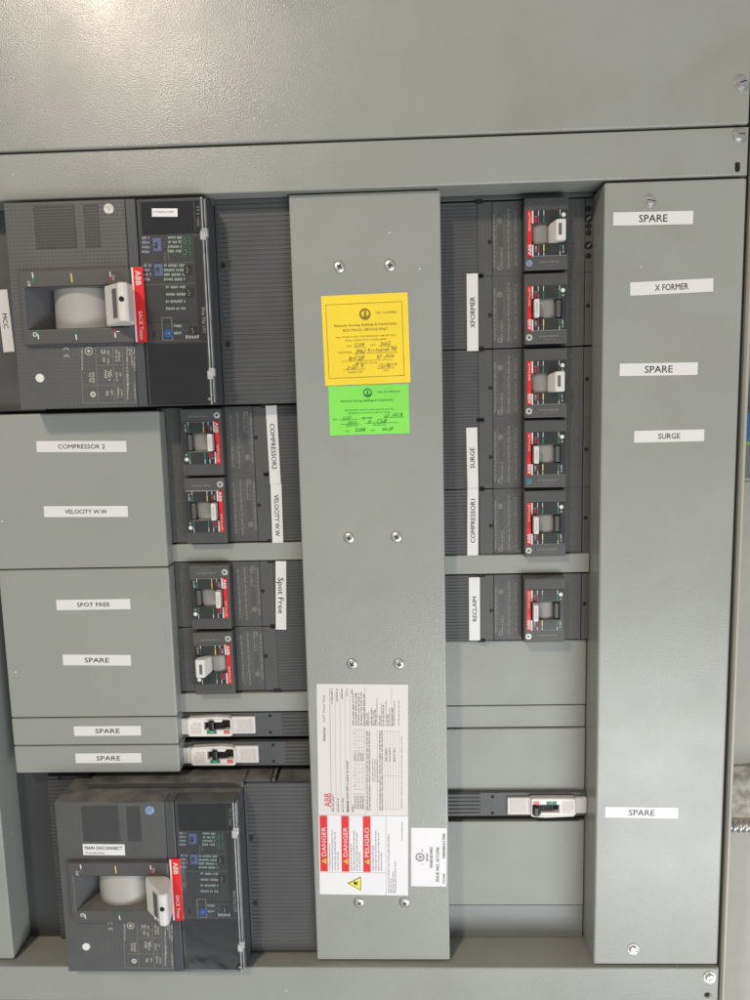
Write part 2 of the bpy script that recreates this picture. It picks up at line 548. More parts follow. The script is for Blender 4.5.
    def small_print(self, x0, z0, x1, z1, size, h, m, rng=random, bold=.36):
        """a line of print too small to read: letter-sized ticks grouped in words"""
        dx, dz = x1 - x0, z1 - z0
        ln = math.hypot(dx, dz)
        ux, uz = dx / ln, dz / ln
        vx, vz = -uz, ux
        p = 0.0
        while p < ln:
            wl = rng.randint(2, 8)
            for _ in range(wl):
                cw = size * 0.62
                if p + cw > ln:
                    break
                # each "letter" is a small stem and a bar
                a = size * (.5 if rng.random() < .6 else .36)
                def pt(u, v):
                    return (x0 + ux * (p + u) + vx * v, z0 + uz * (p + u) + vz * v)
                self.poly([pt(0, -a), pt(cw * bold, -a), pt(cw * bold, a), pt(0, a)], h, m)
                v0 = rng.choice((-a, 0, a * .6))
                self.poly([pt(cw * bold, v0), pt(cw * .8, v0), pt(cw * .8, v0 + size * bold * .8), pt(cw * bold, v0 + size * bold * .8)], h, m)
                p += cw
            p += size * .5

    def build(self, name, parent=None, origin=(0, 0, 0), loc=None, recalc=True):
        """origin (x, h, z) mm is the thing's own origin; a parented mesh is given in that frame"""
        if recalc:
            pass
        self.bm.transform(Matrix.Scale(MM, 4) @ Matrix.Translation((-origin[0], origin[1], -origin[2])))
        me = bpy.data.meshes.new(name)
        self.bm.to_mesh(me)
        self.bm.free()
        for m in self.mats:
            me.materials.append(m)
        o = bpy.data.objects.new(name, me)
        col.objects.link(o)
        if name in ('position_marks', 'brand_lettering', 'setting_marks', 'face_print', 'rating_print', 'fine_print', 'terminal_block'):
            o['kind'] = 'stuff'
        if parent:
            o.parent = parent
        else:
            o.location = (origin[0] * MM, -origin[1] * MM, origin[2] * MM)
        return o


def tag(o, label, cat, group=None, kind=None):
    if label: o['label'] = label
    if cat: o['category'] = cat
    if group: o['group'] = group
    if kind: o['kind'] = kind
    return o


def thing(name, label, cat, origin, group=None):
    o = bpy.data.objects.new(name, None)
    o.empty_display_size = 0.02
    col.objects.link(o)
    o.location = (origin[0] * MM, -origin[1] * MM, origin[2] * MM)
    return tag(o, label, cat, group)


def copy_tree(o, parent=None):
    c = o.copy()
    col.objects.link(c)
    if parent is not None:
        c.parent = parent
    for ch in list(o.children):
        copy_tree(ch, c)
    return c


def rect(x0, x1, z0, z1):
    return [(x0, z0), (x1, z0), (x1, z1), (x0, z1)]


def ring(cx, cz, r, n=14, sz=1.0, ext=0.0):
    return [(cx + r * math.cos(2 * math.pi * i / n), cz + r * math.sin(2 * math.pi * i / n) + (ext if math.sin(2 * math.pi * i / n) > 0 else -ext)) for i in range(n)]


# ------------------------------------------------------------------ screws
def phillips_mesh(r=7.0, hh=3.0):
    bm = bmesh.new()
    n, k = 48, 14
    ctr = None
    rings = []
    for j in range(k + 1):
        rr = r * j / k
        row = []
        for i in range(n):
            a = 2 * math.pi * i / n
            x, z = rr * math.cos(a), rr * math.sin(a)
            y = hh * math.sqrt(max(0, 1 - (rr / r) ** 2 * .82))
            inx = (abs(x) < .95 and abs(z) < 3.3) or (abs(z) < .95 and abs(x) < 3.3)
            if inx:
                y -= 1.9
            row.append(bm.verts.new((x, -y, z)))
            if j == 0:
                break
        rings.append(row)
    inside = lambda f: all((abs(v.co.x) < 1.3 and abs(v.co.z) < 3.6) or (abs(v.co.z) < 1.3 and abs(v.co.x) < 3.6) for v in f.verts)
    for j in range(k):
        a, b = rings[j], rings[j + 1]
        for i in range(n):
            i2 = (i + 1) % n
            if j == 0:
                bm.faces.new((a[0], b[i], b[i2]))
            else:
                bm.faces.new((a[i], b[i], b[i2], a[i2]))
    last = rings[-1]
    low = [bm.verts.new((v.co.x, .3, v.co.z)) for v in last]
    for i in range(n):
        bm.faces.new((last[i], low[i], low[(i + 1) % n], last[(i + 1) % n]))
    bmesh.ops.recalc_face_normals(bm, faces=bm.faces[:])
    for f in bm.faces:
        f.smooth = True
        f.material_index = 1 if inside(f) else 0
    bm.transform(Matrix.Scale(MM, 4))
    me = bpy.data.meshes.new('screw')
    bm.to_mesh(me); bm.free()
    me.materials.append(STEEL); me.materials.append(STEELD)
    return me


def hex_mesh(r=8.4, slot=True, washer=True):
    b = MB()
    if washer:
        b.cyl(0, 0, r, 0, 1.0, STEEL, 32, .3)
    hx = 6.1
    pts = [(hx * math.cos(R(60 * i + 12)), hx * math.sin(R(60 * i + 12))) for i in range(6)]
    slotp = [(-3.9, -.75), (3.9, -.75), (3.9, .75), (-3.9, .75)]
    ca, sa = math.cos(R(25)), math.sin(R(25))
    slotp = [(x * ca - z * sa, x * sa + z * ca) for x, z in slotp]
    b.plate(pts, [slotp], 1.0, 5.0, STEEL, bev=0)
    b.poly(slotp, 3.6, STEELD)
    b.bm.transform(Matrix.Scale(MM, 4))
    me = bpy.data.meshes.new('hex_screw')
    b.bm.to_mesh(me); b.bm.free()
    for m in b.mats: me.materials.append(m)
    return me


def slot_mesh():
    """slotted pan screw with a wide flat washer"""
    b = MB()
    b.cyl(0, 0, 7.6, 0, 1.1, STEEL, 32, .3)
    b.cyl(0, 0, 5.6, 1.1, 4.0, STEEL, 28, 1.2)
    b.quad(-5.4, 5.4, -.7, .7, 4.05, STEELD)
    b.box(-4.9, 4.9, -6.5, -5.0, 1.0, 1.7, STEEL)
    b.bm.transform(Matrix.Scale(MM, 4))
    me = bpy.data.meshes.new('washer_screw')
    b.bm.to_mesh(me); b.bm.free()
    for m in b.mats: me.materials.append(m)
    return me


PH, HX, SL = phillips_mesh(), hex_mesh(), slot_mesh()


def screw(me, name, px, py, h, parent, rot=0, tilt=(0, 0)):
    x, z = at(px, py, h)
    o = bpy.data.objects.new(name, me)
    col.objects.link(o)
    o.parent = parent
    po = parent.location
    o.location = (x * MM - po.x, -h * MM - po.y, z * MM - po.z)
    o.rotation_euler = (R(tilt[0]), R(rot), R(tilt[1]))
    return o


# ------------------------------------------------------------------ cabinet shell
cab = thing('switchgear_cabinet', 'grey steel switchboard cabinet shell with top and bottom rails round the breaker bays', 'cabinet', (0, -60, -776))
CO = (0, -60, -776)
b = MB()
hx, hz = at(738, 166.5, 0)
b.plate(rect(-640, 416.8, 257.3, 311.6), [ring(hx, hz, 3.1, 14, ext=2.6)], -30, 0, PAINT, bev=1.6)
b.extrude_x([(257.4, -1.6), (257.4, -52), (259.4, -52), (259.4, -30), (259.6, -1.6)], -640, 416, PAINT)
b.build('top_rail', cab, CO)
b = MB()
hx, hz = at(707.5, 995.5, 0)
b.plate(rect(-700, 419, -827, -774.2), [ring(hx, hz, 3.6, 14)], -30, 0, PAINT, bev=2.0)
b.extrude_x([(-774.3, -2.0), (-774.3, -70), (-776.3, -70), (-776.3, -30), (-776.3, -2)], -700, 418, PAINT)
b.build('bottom_rail', cab, CO)
b = MB()
b.box(-700, 419, -1000, -829.5, -40, 0, PAINT, 1.6)
b.build('lower_panel', cab, CO)
for px_, py_ in ((738, 166.5), (707.5, 995.5)):
    hx, hz = at(px_, py_, 0)
    b = MB(); b.box(hx - 6, hx + 6, hz - 8, hz + 8, -12, -3.2, BLK); b.build('hole_shade_backing', cab, CO)  # black box added behind each rail hole, as painted shade inside it
b = MB()
b.box(-760, 421.5, -1000, 700, -76, -72, BACK)
b.build('back_plate', cab, CO)
b = MB()
b.box(417.5, 421.8, -1000, 700, -74, -8, BLK)
b.build('side_gap_shade', cab, CO)  # black strip standing in for the shade in the open side gap
b = MB()
b.extrude_z([(422.2, -74), (422.2, -3), (424.2, 0.5), (427.0, .5), (429, -3), (429, -74)], -1000, 700, FLANGE)
b.build('side_flange', cab, CO)
screw(HX, 'hex_screw', 740, 135, 0, cab, 30, (0, 6))
screw(HX, 'hex_screw', 709.5, 977, 0, cab, -15)

up_ = thing('upper_panel', 'large plain grey steel panel across the top, above the horizontal seam', 'panel', (-100, 0, 314))
b = MB()
b.box(-760, 416.6, 314.6, 720, -30, 0, PAINT, 2.2)
b.build('panel_sheet', up_, (-100, 0, 314))
screw(HX, 'hex_screw', 741.5, 83, 0, up_, 10)


# ------------------------------------------------------------------ sheet steel covers
def cover(name, label, x0, x1, z0, z1, h0, h1, bev=2.4, m=PAINT, cat='cover', group=None):
    o = thing(name, label, cat, ((x0 + x1) / 2, h0, z0), group)
    b = MB()
    b.box(x0, x1, z0, z1, h0, h1, m, bev, 3)
    b.build('sheet', o, ((x0 + x1) / 2, h0, z0))
    return o


cc = cover('trim_cover', 'long grey centre cover with eight crosshead screws and the yellow and green cards', -131.2, 54.2, -771.2, 255.6, -60, -10, 2.2)
for px, py in ((339.5, 267), (390, 265.5), (349, 538), (396.5, 537), (352, 664), (399, 664), (359, 902.5), (404.5, 902.5)):
    screw(PH, 'screw', px, py, -10, cc, random.uniform(0, 90), (random.uniform(-3, 3), random.uniform(-3, 3)))
rc = cover('trim_cover', 'wide grey cover along the right side carrying five white name strips', 249.6, 416.6, -769.0, 254.2, -72, 0, 2.6)
screw(SL, 'washer_screw', 650, 201, 0, rc, 12)
screw(SL, 'washer_screw', 633, 949, 0, rc, 4)
lx = at(14, 962, -10)[0]
lc = cover('trim_cover', 'grey cover at the left edge of the photo, cut off by the frame', -760, lx, -771.0, 262 - 12, -71.8, -10, 2.6)

# grey box covers in the left bay
LB = ((-209.6, -3.0, 'box cover with the compressor 2 and velocity w.w strips, topmost at left'),
      (-418.6, -211.0, 'box cover holding the spot free strip above a spare strip'),
      (-458.9, -420.0, 'shallow box cover with one spare strip, upper of the narrow pair'),
      (-499.6, -460.3, 'shallow box cover with one spare strip, lowest, above the main disconnect'))
for i, (z0, z1, lb) in enumerate(LB):
    cover('blank_cover', 'grey ' + lb, -545, -313.0 - (i > 1) * .8, z0, z1, -60, -26, 2.4 if i < 2 else 2.0, group='blank covers in the left bay')

o = thing('head_strip', 'dark plastic strip between the top rail and the topmost small breaker', 'trim strip', (150, -60, 250))
b = MB(); b.box(55.3, 249, at(500, 234, -32)[1] - .6 + 46.4, 256.8, -60, -50, BODY, .6); b.build('moulding', o, (150, -60, 250))
# filler plates
FP = ((55, 249, -231.2, -205.6, -60, -46, 'narrow grey filler bar between the compressor1 and reclaim breakers', PAINT2),
      (55, 249, *sorted((at(500, 705.5, -58)[1] + .8, at(500, 641, -55)[1])), -71, -57, 'tall grey filler plate just under the reclaim breaker', PAINT2),
      (55, 249, at(500, 728, -58)[1] + .6, at(500, 705.5, -58)[1] - .8, -71, -59, 'narrow grey filler strip second below the reclaim breaker', PAINT2),
      (55, 249, at(500, 791.5, -58)[1], at(500, 728, -58)[1] - .8, -71, -57, 'grey filler plate directly above the white breaker of the right bay', PAINT2),
      (55, 249, at(500, 905, -58)[1] + .7, at(500, 821, -58)[1], -71, -57, 'tall grey filler plate directly below the white breaker of the right bay', PAINT2),
      (55, 249, -774.2, at(500, 905, -58)[1] - .8, -71, -59, 'low blue grey plate at the bottom of the right bay', PAINT3),
      (-313.6, -131.5, -207.4, -183.4, -60, -46, 'narrow grey filler bar between the velocity w.w and spot free breakers', PAINT2),
      (-315.5, -131.5, at(240, 711, -50)[1] + .6, -394.6, -60, -46, 'narrow grey filler bar above the two stacked white breakers', PAINT2))
for x0, x1, z0, z1, h0, h1, lb, m in FP:
    o = thing('filler_plate', lb, 'filler plate', ((x0 + x1) / 2, h0, z0), 'filler plates between the breakers')
    b = MB(); b.box(x0 + .3, x1 - .3, z0, z1, h0, h1, m, 1.2); b.build('sheet', o, ((x0 + x1) / 2, h0, z0))


# ------------------------------------------------------------------ ribbed plastic
def ribbed(bld, x0, x1, z0, z1, h0, h1, pitch, depth, m):
    n = max(2, round((z1 - z0) / pitch))
    p = (z1 - z0) / n
    prof = [(z0, h0), (z0, h1 - depth)]
    for i in range(n):
        a = z0 + i * p
        prof += [(a + p * .20, h1 - depth), (a + p * .36, h1), (a + p * .86, h1), (a + p, h1 - depth)]
    prof += [(z1, h0)]
    t = bmesh.new()
    A = [t.verts.new((x0, -h, z)) for z, h in prof]
    B = [t.verts.new((x1, -h, z)) for z, h in prof]
    for i in range(len(prof)):
        j = (i + 1) % len(prof)
        t.faces.new((A[i], A[j], B[j], B[i]))
    bmesh.ops.recalc_face_normals(t, faces=t.faces[:])
    bld.merge(t, m)
    # end caps as strips
    for X in (x0, x1):
        for i in range(1, len(prof) - 2):
            (za, ha), (zb, hb) = prof[i], prof[i + 1]
            if abs(za - zb) < 1e-6: continue
            f = bld.bm.faces.new([bld.bm.verts.new((X, -h0, za)), bld.bm.verts.new((X, -h0, zb)), bld.bm.verts.new((X, -hb, zb)), bld.bm.verts.new((X, -ha, za))])
            f.material_index = bld.mi(m)


# ------------------------------------------------------------------ the two big breakers
BO = (-349, -60, 2)       # origin of the upper one
FH = 18.0                 # face height


def build_big(root, sticker=None, cap_material=CAPS, blue_top=False):
    def q(px, py, h=FH):
        return at(px, py, h)
    X0, X1, Z0, Z1 = -473, -227.5, 2.6, 250
    fr = (*q(17, 272, 25), *q(136.5, 342, 25))
    fx0, fz1, fx1, fz0 = -458.5, fr[1], -322.4, fr[3]
    ox0, ox1 = -451.0, -327.0
    oz1, oz0 = at(75, 286, 25)[1], at(75, 328.5, 25)[1]
    trx = at(139, 260, FH)[0]          # left edge of the trip unit
    hole = rect(ox0, ox1, oz0, oz1)
    # body
    b = MB()
    b.plate(rect(X0, trx - 13, Z0, Z1), [hole], -8, FH, BODYG, bev=1.5)
    b.plate(rect(X0 + .3, X1 - .3, Z0 + .3, Z1 - .3), [hole], -58, -8.1, BODY)
    b.box(X0 + 30, X1 + 1.5, Z1 - .2, Z1 + 8, -58, -20, BODY, 1.0)
    b.build('moulded_case', root, BO)
    # darker moulded windows
    for a in ((33, 206, 77, 248), (83, 205, 101, 247)):
        b = MB()
        x0, z1 = q(a[0], a[1]); x1, z0 = q(a[2], a[3])
        b.box(x0, x1, z0, z1, FH - 1, FH + .5, BODYD, .3)
        b.build('moulded_panel', root, BO)
    # smooth band
    b = MB()
    b.box(trx - 12.8, trx - .3, Z0, Z1, -8, FH - .4, BAND, 1.0)
    b.build('case_band', root, BO)
    # trip unit block
    b = MB()
    b.box(trx, X1 - 3.5, Z0 + .5, Z1 - .5, -8, FH - 3, TRIP, .8)
    x0, z1 = q(140, 202, 16); x1, z0 = q(202, 233, 16)
    b.box(x0, X1 - 8, z0, z1, 10, FH - 2.2, GLOSSB, .5)
    x0, z1 = q(150, 344, 16); x1, z0 = q(208, 404, 16)
    b.box(trx + 3, X1 - 8, z0, z1, 10, FH - 2.2, GLOSSB, .5)
    b.box(X1 - 17, X1 - 8.3, q(200, 340, 16)[1], q(200, 236, 16)[1], 10, FH - 2.4, TRIPB, .4)
    tu = b.build('trip_unit', root, BO)
    # printing of the trip unit: section frames, dip switches and scales
    b = MB()
    h = FH - 2.6
    rows = ((235, 262), (264, 283.5), (284.5, 321), (322.5, 340))
    X = lambda px, py: at(px, py, h)
    for k, (ya, yb) in enumerate(rows):
        sx = (ya - 235) * .055
        xa, za = X(141.5 + sx, ya); xb, zb = X(197 + sx, yb)
        for l in ((xa, za, xb, za), (xa, zb, xb, zb), (xb, za, xb, zb)):
            b.line(*l, .45, h, PG)
    rng = random.Random(3)
    def scale_rows(xa, xb, ya, n, dy, m):
        for k in range(n):
            p0, p1 = X(xa, ya + k * dy), X(xb, ya + k * dy)
            b.small_print(p0[0], p0[1], p1[0], p1[1], 3.1, h, m, rng, .58)
    LB_ = mat_lb
    scale_rows(142, 151, 238, 4, 4.6, LB_); scale_rows(144, 153, 265.5, 4, 4.6, LB_)
    scale_rows(168, 182, 237.5, 4, 4.6, PRG); scale_rows(164, 186, 265.5, 4, 4.6, PRG); scale_rows(166, 187, 287, 4, 7.2, PRG)
    scale_rows(174, 182, 326, 2, 7, PRG)
    for px, py in ((157, 244), (158.5, 269)):
        x, z = X(px, py)
        b.quad(x - 5, x + 5, z - 8, z + 7, h, BLUE)
        b.quad(x - 4, x + .5, z - 5, z + 2.5, h + .15, INK)
        for k in range(3): b.quad(x - 3.4 + rng.choice((0, 1.5)), x - 1.6 + rng.choice((0, 1.5)), z - 4.0 + 2.9 * k, z - 3.2 + 2.9 * k, h + .3, PW)
    for px, py in ((186, 241), (186.5, 252), (187.5, 270), (189.5, 293), (193, 331)):
        x, z = X(px, py)
        b.quad(x - 4.6, x + 5.4, z - 5.5, z + 5.5, h + .1, GREEN if py < 260 else INK)
        b.quad(x - 2.6, x + 2.4, z - 4.4, z + 4.4, h + .2, INK)
        for k in range(3): b.quad(x - 1.8 + (k % 2), x + .2 + (k % 2), z - 3.3 + 2.6 * k, z - 2.0 + 2.6 * k, h + .3, PTAN)
    x, z = X(192, 336)
    for k in range(5): b.quad(x - 8 + k * 3.6, x - 5.4 + k * 3.6, z - 3, z + 1, h + .1, PW)
    x, z = X(190, 322)
    x, z = X(168, 253); b.small_print(x, z + 6, x, z - 8, 1.6, h, PTAN, rng)
    x, z = X(165, 258); b.small_print(x, z + 6, x, z - 5, 1.6, h, PTAN, rng)
    x, z = at(204.0, 320, FH - 2.3)
    b.text('Ekip Dip LS/I', x, z, FH - 2.3, 3.6, PW, -90, fit=30)
    x, z = at(197.8, 216, FH - 2.0)
    b.text('T7 S 1000', x, z, FH - 2.1, 3.2, PTAN, -90, fit=24)
    b.line(x - 4, z + 17, x - 4, z - 17, .4, FH - 2.1, PG)
    b.build('setting_marks', tu, BO)
    # small parts of trip unit
    x, z = X(168.5, 333.5)
    b = MB(); b.cyl(x, z, 6.2, FH - 4, FH - 1.2, BLUEK, 24, .8); b.text('T', x, z, FH - 1.1, 4, PW, -90); b.build('test_knob', tu, BO)
    x, z = X(154, 333.5)
    b = MB(); b.box(x - 2, x + 2, z - 4.5, z + 3, FH - 4, FH - 2.2, INK, .3); b.build('test_button', tu, BO)
    b = MB(); x0, z1 = X(162, 318); x1, z0 = X(173, 340)
    for l in ((x0, z0, x1, z0), (x0, z1, x1, z1), (x0, z0, x0, z1), (x1, z0, x1, z1)):
        b.box(min(l[0], l[2]) - .4, max(l[0], l[2]) + .4, min(l[1], l[3]) - .4, max(l[1], l[3]) + .4, FH - 3.2, FH - 1.6, PTAN)
    b.build('test_frame', tu, BO)
    # clear flip cover
    b = MB()
    b.box(trx + .8, X1 - 5.5, Z0 + 1, Z1 - 1, FH - .4, FH + .8, CLEAR, .3, 1)
    cv = b.build('clear_cover', root, BO)
    b = MB()
    b.box(X1 - 5.2, X1 - 3.9, Z0 + 1, Z1 - 1, FH - 4, FH + 1.2, CLEARE, .4)
    b.box(X1 - 2.2, X1 - 1.2, Z0 + 3, Z1 - 3, FH - 7, FH - 1.2, CLEARE, .3)
    for py in (232, 372):
        z = at(207, py, FH)[1]
        b.box(X1 - 7, X1 + .8, z - 5, z + 5, FH - 7, FH + .6, CLEARE, .8)
        b.box(X1 - 8, X1 - 1, z - 9, z + 1.5, FH - 7, FH + 1.6, CLEARE, .8)
    b.build('hinge_edge', cv, BO)
    # right cheek
    b = MB()
    b.box(X1 - 3.2, X1, Z0 + .2, Z1 - .2, -8, FH - 7, BAND, 1.0)
    b.build('side_cheek', root, BO)
    # cover screw at the corner
    x, z = at(209.5, 399, FH)
    b = MB(); b.cyl(x, z, 4.6, FH - 4, FH + .4, TRIPB, 20, .5); b.cyl(x, z, 2, FH, FH + .7, STEEL, 14, .3); b.build('cover_screw', root, BO)
    # handle surround with sloping cavity
    b = MB()
    b.plate(rect(fx0, fx1, fz0, fz1), [hole], FH - .5, 25, FRAMEP, bev=1.6)
    sr_ = b.build('handle_surround', root, BO)
    b = MB()
    h = 25.15
    W = lambda px, py: at(px, py, h)
    for px, py, m in ((33, 277.5, GREEN), (71.5, 278, YEL), (110.5, 276.5, REDD), (38, 335, GREEN), (76, 335.5, GREEN), (115, 333.5, REDD)):
        x, z = W(px, py)
        top = py < 300
        b.quad(x - .7, x + .7, z - 5.0, z + 5.6, h, PW if m is not YEL else YEL, rot=4)
        if m is not YEL:
            b.quad(x - 1.0, x + 1.0, (z - 6) if top else (z + 1), (z - .4) if top else (z + 6), h + .1, m)
    x, z = W(29, 284.5); b.text('Off', x, z + 1, h, 3.4, PW, -90)
    x, z = W(113.5, 277.5); b.text('On', x, z, h, 3.4, PW, -90)
    x, z = W(35, 334.5); b.disc(x, z, 2.6, h + .2, PW, 14, 1.6)
    x, z = W(118, 331.5); b.quad(x - 2.2, x + 2.2, z - .6, z + .6, h, PW)
    b.build('position_marks', sr_, BO)
    b = MB()
    # cavity: back wall, sloping left cheek
    b.quad(ox0 - 1, ox1 + 1, oz0 - 1, oz1 + 1, -20, CAV)
    for (A, B_) in (((ox0, oz0), (ox0, oz1)),):
        pass
    bm = b.bm
    def face(vs, m):
        f = bm.faces.new([bm.verts.new((x, -h, z)) for x, h, z in vs]); f.material_index = b.mi(m)
    ix = ox0 + 19
    face([(ox0, 24.2, oz0), (ix, -19, oz0 + .2), (ix, -19, oz1 - .2), (ox0, 24.2, oz1)], CAV)
    face([(ox0, 24.2, oz0 + .25), (ox1, 24.2, oz0 + .25), (ox1, -20, oz0 + .25), (ox0, -20, oz0 + .25)], CAV)
    face([(ox0, 24.2, oz1 - .25), (ox1, 24.2, oz1 - .25), (ox1, -20, oz1 - .25), (ox0, -20, oz1 - .25)], CAV)
    face([(ox1 - .25, 24.2, oz0), (ox1 - .25, 24.2, oz1), (ox1 - .25, -20, oz1), (ox1 - .25, -20, oz0)], CAV)
    b.build('handle_recess', sr_, BO)
    # drum and lever
    dcx, rad = -394.0, 39.5
    b = MB()
    prof = []
    for i in range(33):
        a = R(180 - 180 * i / 32)
        prof.append((dcx + rad * math.cos(a), -19 + rad * .86 * math.sin(a)))
    n0 = len(b.bm.faces)
    A = [b.bm.verts.new((x, -hh, oz0 + .4)) for x, hh in prof]
    B2 = [b.bm.verts.new((x, -hh, oz1 - .4)) for x, hh in prof]
    for i in range(32):
        b.bm.faces.new((A[i], A[i + 1], B2[i + 1], B2[i]))
    b._tag(n0, DRUM, True)
    b.build('handle_drum', sr_, BO)
    # lever: swings out to the right and towards the viewer
    tx = at(125, 305, 58)[0]
    bx = -351.0
    b = MB()
    t = bmesh.new()
    prof = [(bx - 5, 8), (bx + 8, 4), (tx + 1.0, 30), (tx + 4.0, 57), (tx, 61), (tx - 7.5, 60), (tx - 9.0, 55), (bx - 2, 28)]
    zt, zb = oz1 - 1.0, oz0 + 1.2
    def zz(hh, s):  # the grip is a little shorter at its tip
        k = max(0, (hh - 20) / 40)
        return (zt - 1.5 * k) if s else (zb + 2.0 * k)
    a1 = [t.verts.new((x, -hh, zz(hh, 0))) for x, hh in prof]
    a2 = [t.verts.new((x, -hh, zz(hh, 1))) for x, hh in prof]
    for i in range(len(prof)):
        j = (i + 1) % len(prof)
        t.faces.new((a1[i], a1[j], a2[j], a2[i]))
    t.faces.new(a1); t.faces.new(a2)
    bmesh.ops.recalc_face_normals(t, faces=t.faces[:])
    bmesh.ops.bevel(t, geom=t.edges[:], offset=2.2, segments=3, affect='EDGES', profile=.5, clamp_overlap=True)
    b.merge(t, WHITE, False)
    lv = b.build('lever', root, BO)
    b = MB()
    zc = (oz0 + oz1) / 2
    b.bm.faces.new([b.bm.verts.new(p) for p in [(tx - 9.0 - (55 - q_) / 27.0 * (tx - 9.0 - bx + 2) - .35, -q_, zc + e_) for q_, e_ in ((44, -17), (52.5, -17), (52.5, 17), (44, 17))]])
    b.mi(CAV)
    b.build('lever_slot', lv, BO)
    b = MB()
    b.cyl(tx - 2.6, zc + 3, 3.0, 58, 61.4, BLK, 18)
    b.build('lock_hole', lv, BO)
    # red brand strip
    b = MB()
    x0, z1 = at(133.3, 267, FH + 1.5); x1, z0 = at(147, 342, FH + 1.5)
    x0 = fx1 + .6; x1 = x0 + 14.5
    b.box(x0, x1, z0, z1, FH - 1, FH + 2.0, RED, .5)
    b.box(x0 + .3, x0 + 2.6, z0 + .5, z1 - .5, FH, FH + 2.3, PW)
    st = b.build('brand_strip', root, BO)
    b = MB()
    hh = FH + 2.15
    b.text('ABB', (x0 + x1) / 2 + 1.2, z1 - 13, hh, 6.6, PW, -90, fit=17, weight=.02)
    b.text('SACE Tmax', (x0 + x1) / 2 + 1.2, z0 + 20, hh, 4.6, PW, -90, fit=34)
    b.build('brand_lettering', st, BO)
    # caps
    x, z = at(108.5, 208.5, FH + 1)
    b = MB(); b.cyl(x, z, 6.4, FH - 1, FH + 1.2, cap_material, 24, .8)
    b.text('II', x, z, FH + 1.3, 4.5, CAPS if blue_top else PG, 20)
    b.build('seal_cap', root, BO)
    x, z = at(39.7, 378, FH + 1)
    b = MB(); b.cyl(x, z, 5.4, FH - 1, FH + 1.4, PW, 24, .6); b.build('seal_cap', root, BO)
    # rating print
    b = MB()
    h = FH + .15
    rng = random.Random(9)
    Q = lambda zx, zy: at(10 + zx / 5.56, 330 + zy / 5.56, h)
    for l in ((395, 100, 405, 405), (475, 95, 492, 405), (570, 95, 585, 400), (625, 100, 640, 400), (690, 95, 700, 400)):
        b.line(*Q(l[0], l[1]), *Q(l[2], l[3]), .4, h, PG)
    for l in ((475, 145, 625, 143), (480, 198, 630, 196), (410, 310, 640, 305), (405, 405, 700, 402), (395, 100, 690, 95)):
        b.line(*Q(l[0], l[1]), *Q(l[2], l[3]), .4, h, PG)
    for (xa, ya, yb, sz) in ((400, 110, 225, 1.7), (445, 240, 300, 2.2), (462, 235, 300, 2.2), (510, 110, 140, 2.4), (525, 110, 140, 2.4), (545, 115, 140, 2.2), (520, 155, 190, 2.4), (545, 160, 190, 2), (530, 225, 280, 2.6), (550, 230, 290, 2.6), (560, 220, 260, 1.8), (590, 110, 180, 1.8), (605, 120, 180, 1.8), (592, 235, 290, 1.8), (612, 240, 265, 1.8), (600, 320, 380, 1.8), (620, 330, 380, 1.5), (650, 100, 390, 1.6), (664, 105, 150, 1.6), (655, 250, 345, 1.6), (690, 100, 230, 1.9), (693, 300, 390, 1.6), (675, 105, 200, 1.5), (540, 340, 370, 2.6), (565, 335, 370, 2)):
        p0, p1 = Q(xa, ya), Q(xa + 3, yb)
        b.small_print(*p0, *p1, sz * 1.25, h, PTAN, rng)
    c = Q(438, 118); b.disc(*c, 5, h + .1, PTAN, 18, 4); b.disc(*c, 2, h + .1, PTAN, 12)
    c = Q(462, 358); b.disc(*c, 3.6, h + .1, PTAN, 16, 1.2)
    c = Q(299, 118)
    b.arc(c[0] + 3, c[1] + 1.0, 2.6, .8, 0, 180, h, PTAN); b.arc(c[0] + 3, c[1] - 7.6, 2.6, .8, 0, 180, h, PTAN); b.quad(c[0] + 2.6, c[0] + 3.4, c[1] - 7, c[1] - 4.5, h, PTAN)
    b.build('rating_print', root, BO)
    # ribbed terminal cover to the right
    b = MB()
    ribbed(b, -226.3, -131.8, 2.8, 257.0, -60, -26, 5.8, 1.0, RIB)
    b.box(-226.6, -223.6, 2.8, 257.0, -58, -25.4, BAND)
    tcov = b.build('ribbed_terminal_cover', root, BO)
    for px, py in ((223.5, 266), (228.5, 345)):
        x, z = at(px, py, -26)
        b = MB(); b.cyl(x, z, 4.6, -30, -25.3, RIB, 20, .4); b.cyl(x, z, 3.3, -26, -25.0, BLK, 18); b.cyl(x + .8, z - .8, 1.1, -26, -24.9, STEELD, 10)
        b.build('cover_hole', tcov, BO)


mat_lb = mat('print_pale_blue', (0.62, 0.68, 0.88), 0.5)
PRG = mat('print_pale_green', (0.66, 0.86, 0.74), 0.5)

big1 = thing('large_breaker', 'large dark grey breaker with white lever, upper left, under the top rail', 'circuit breaker', BO, 'large breakers')
build_big(big1)
big2 = thing('large_breaker', 'large dark grey main disconnect breaker with dusty top, at the lower left', 'circuit breaker', (-348.5, -60, 2 - 769.5), 'large breakers')
for ch in list(big1.children):
    if ch.name.startswith('seal_cap') and ch.location.length >= 0:
        pass
    copy_tree(ch, big2)
for c in big2.children:
    if c.name.startswith('ribbed_terminal'): c.location.z -= .005
# the main one wears a blue and white seal on top
caps = [c for c in big2.children if c.name.startswith('seal_cap')]
c0 = caps[0]
me = c0.data.copy(); c0.data = me
me.materials[0] = mat('blue_seal', (0.20, 0.30, 0.48), .35, vary=.5, vscale=350)
c0['label'] = 'blue and white round seal'
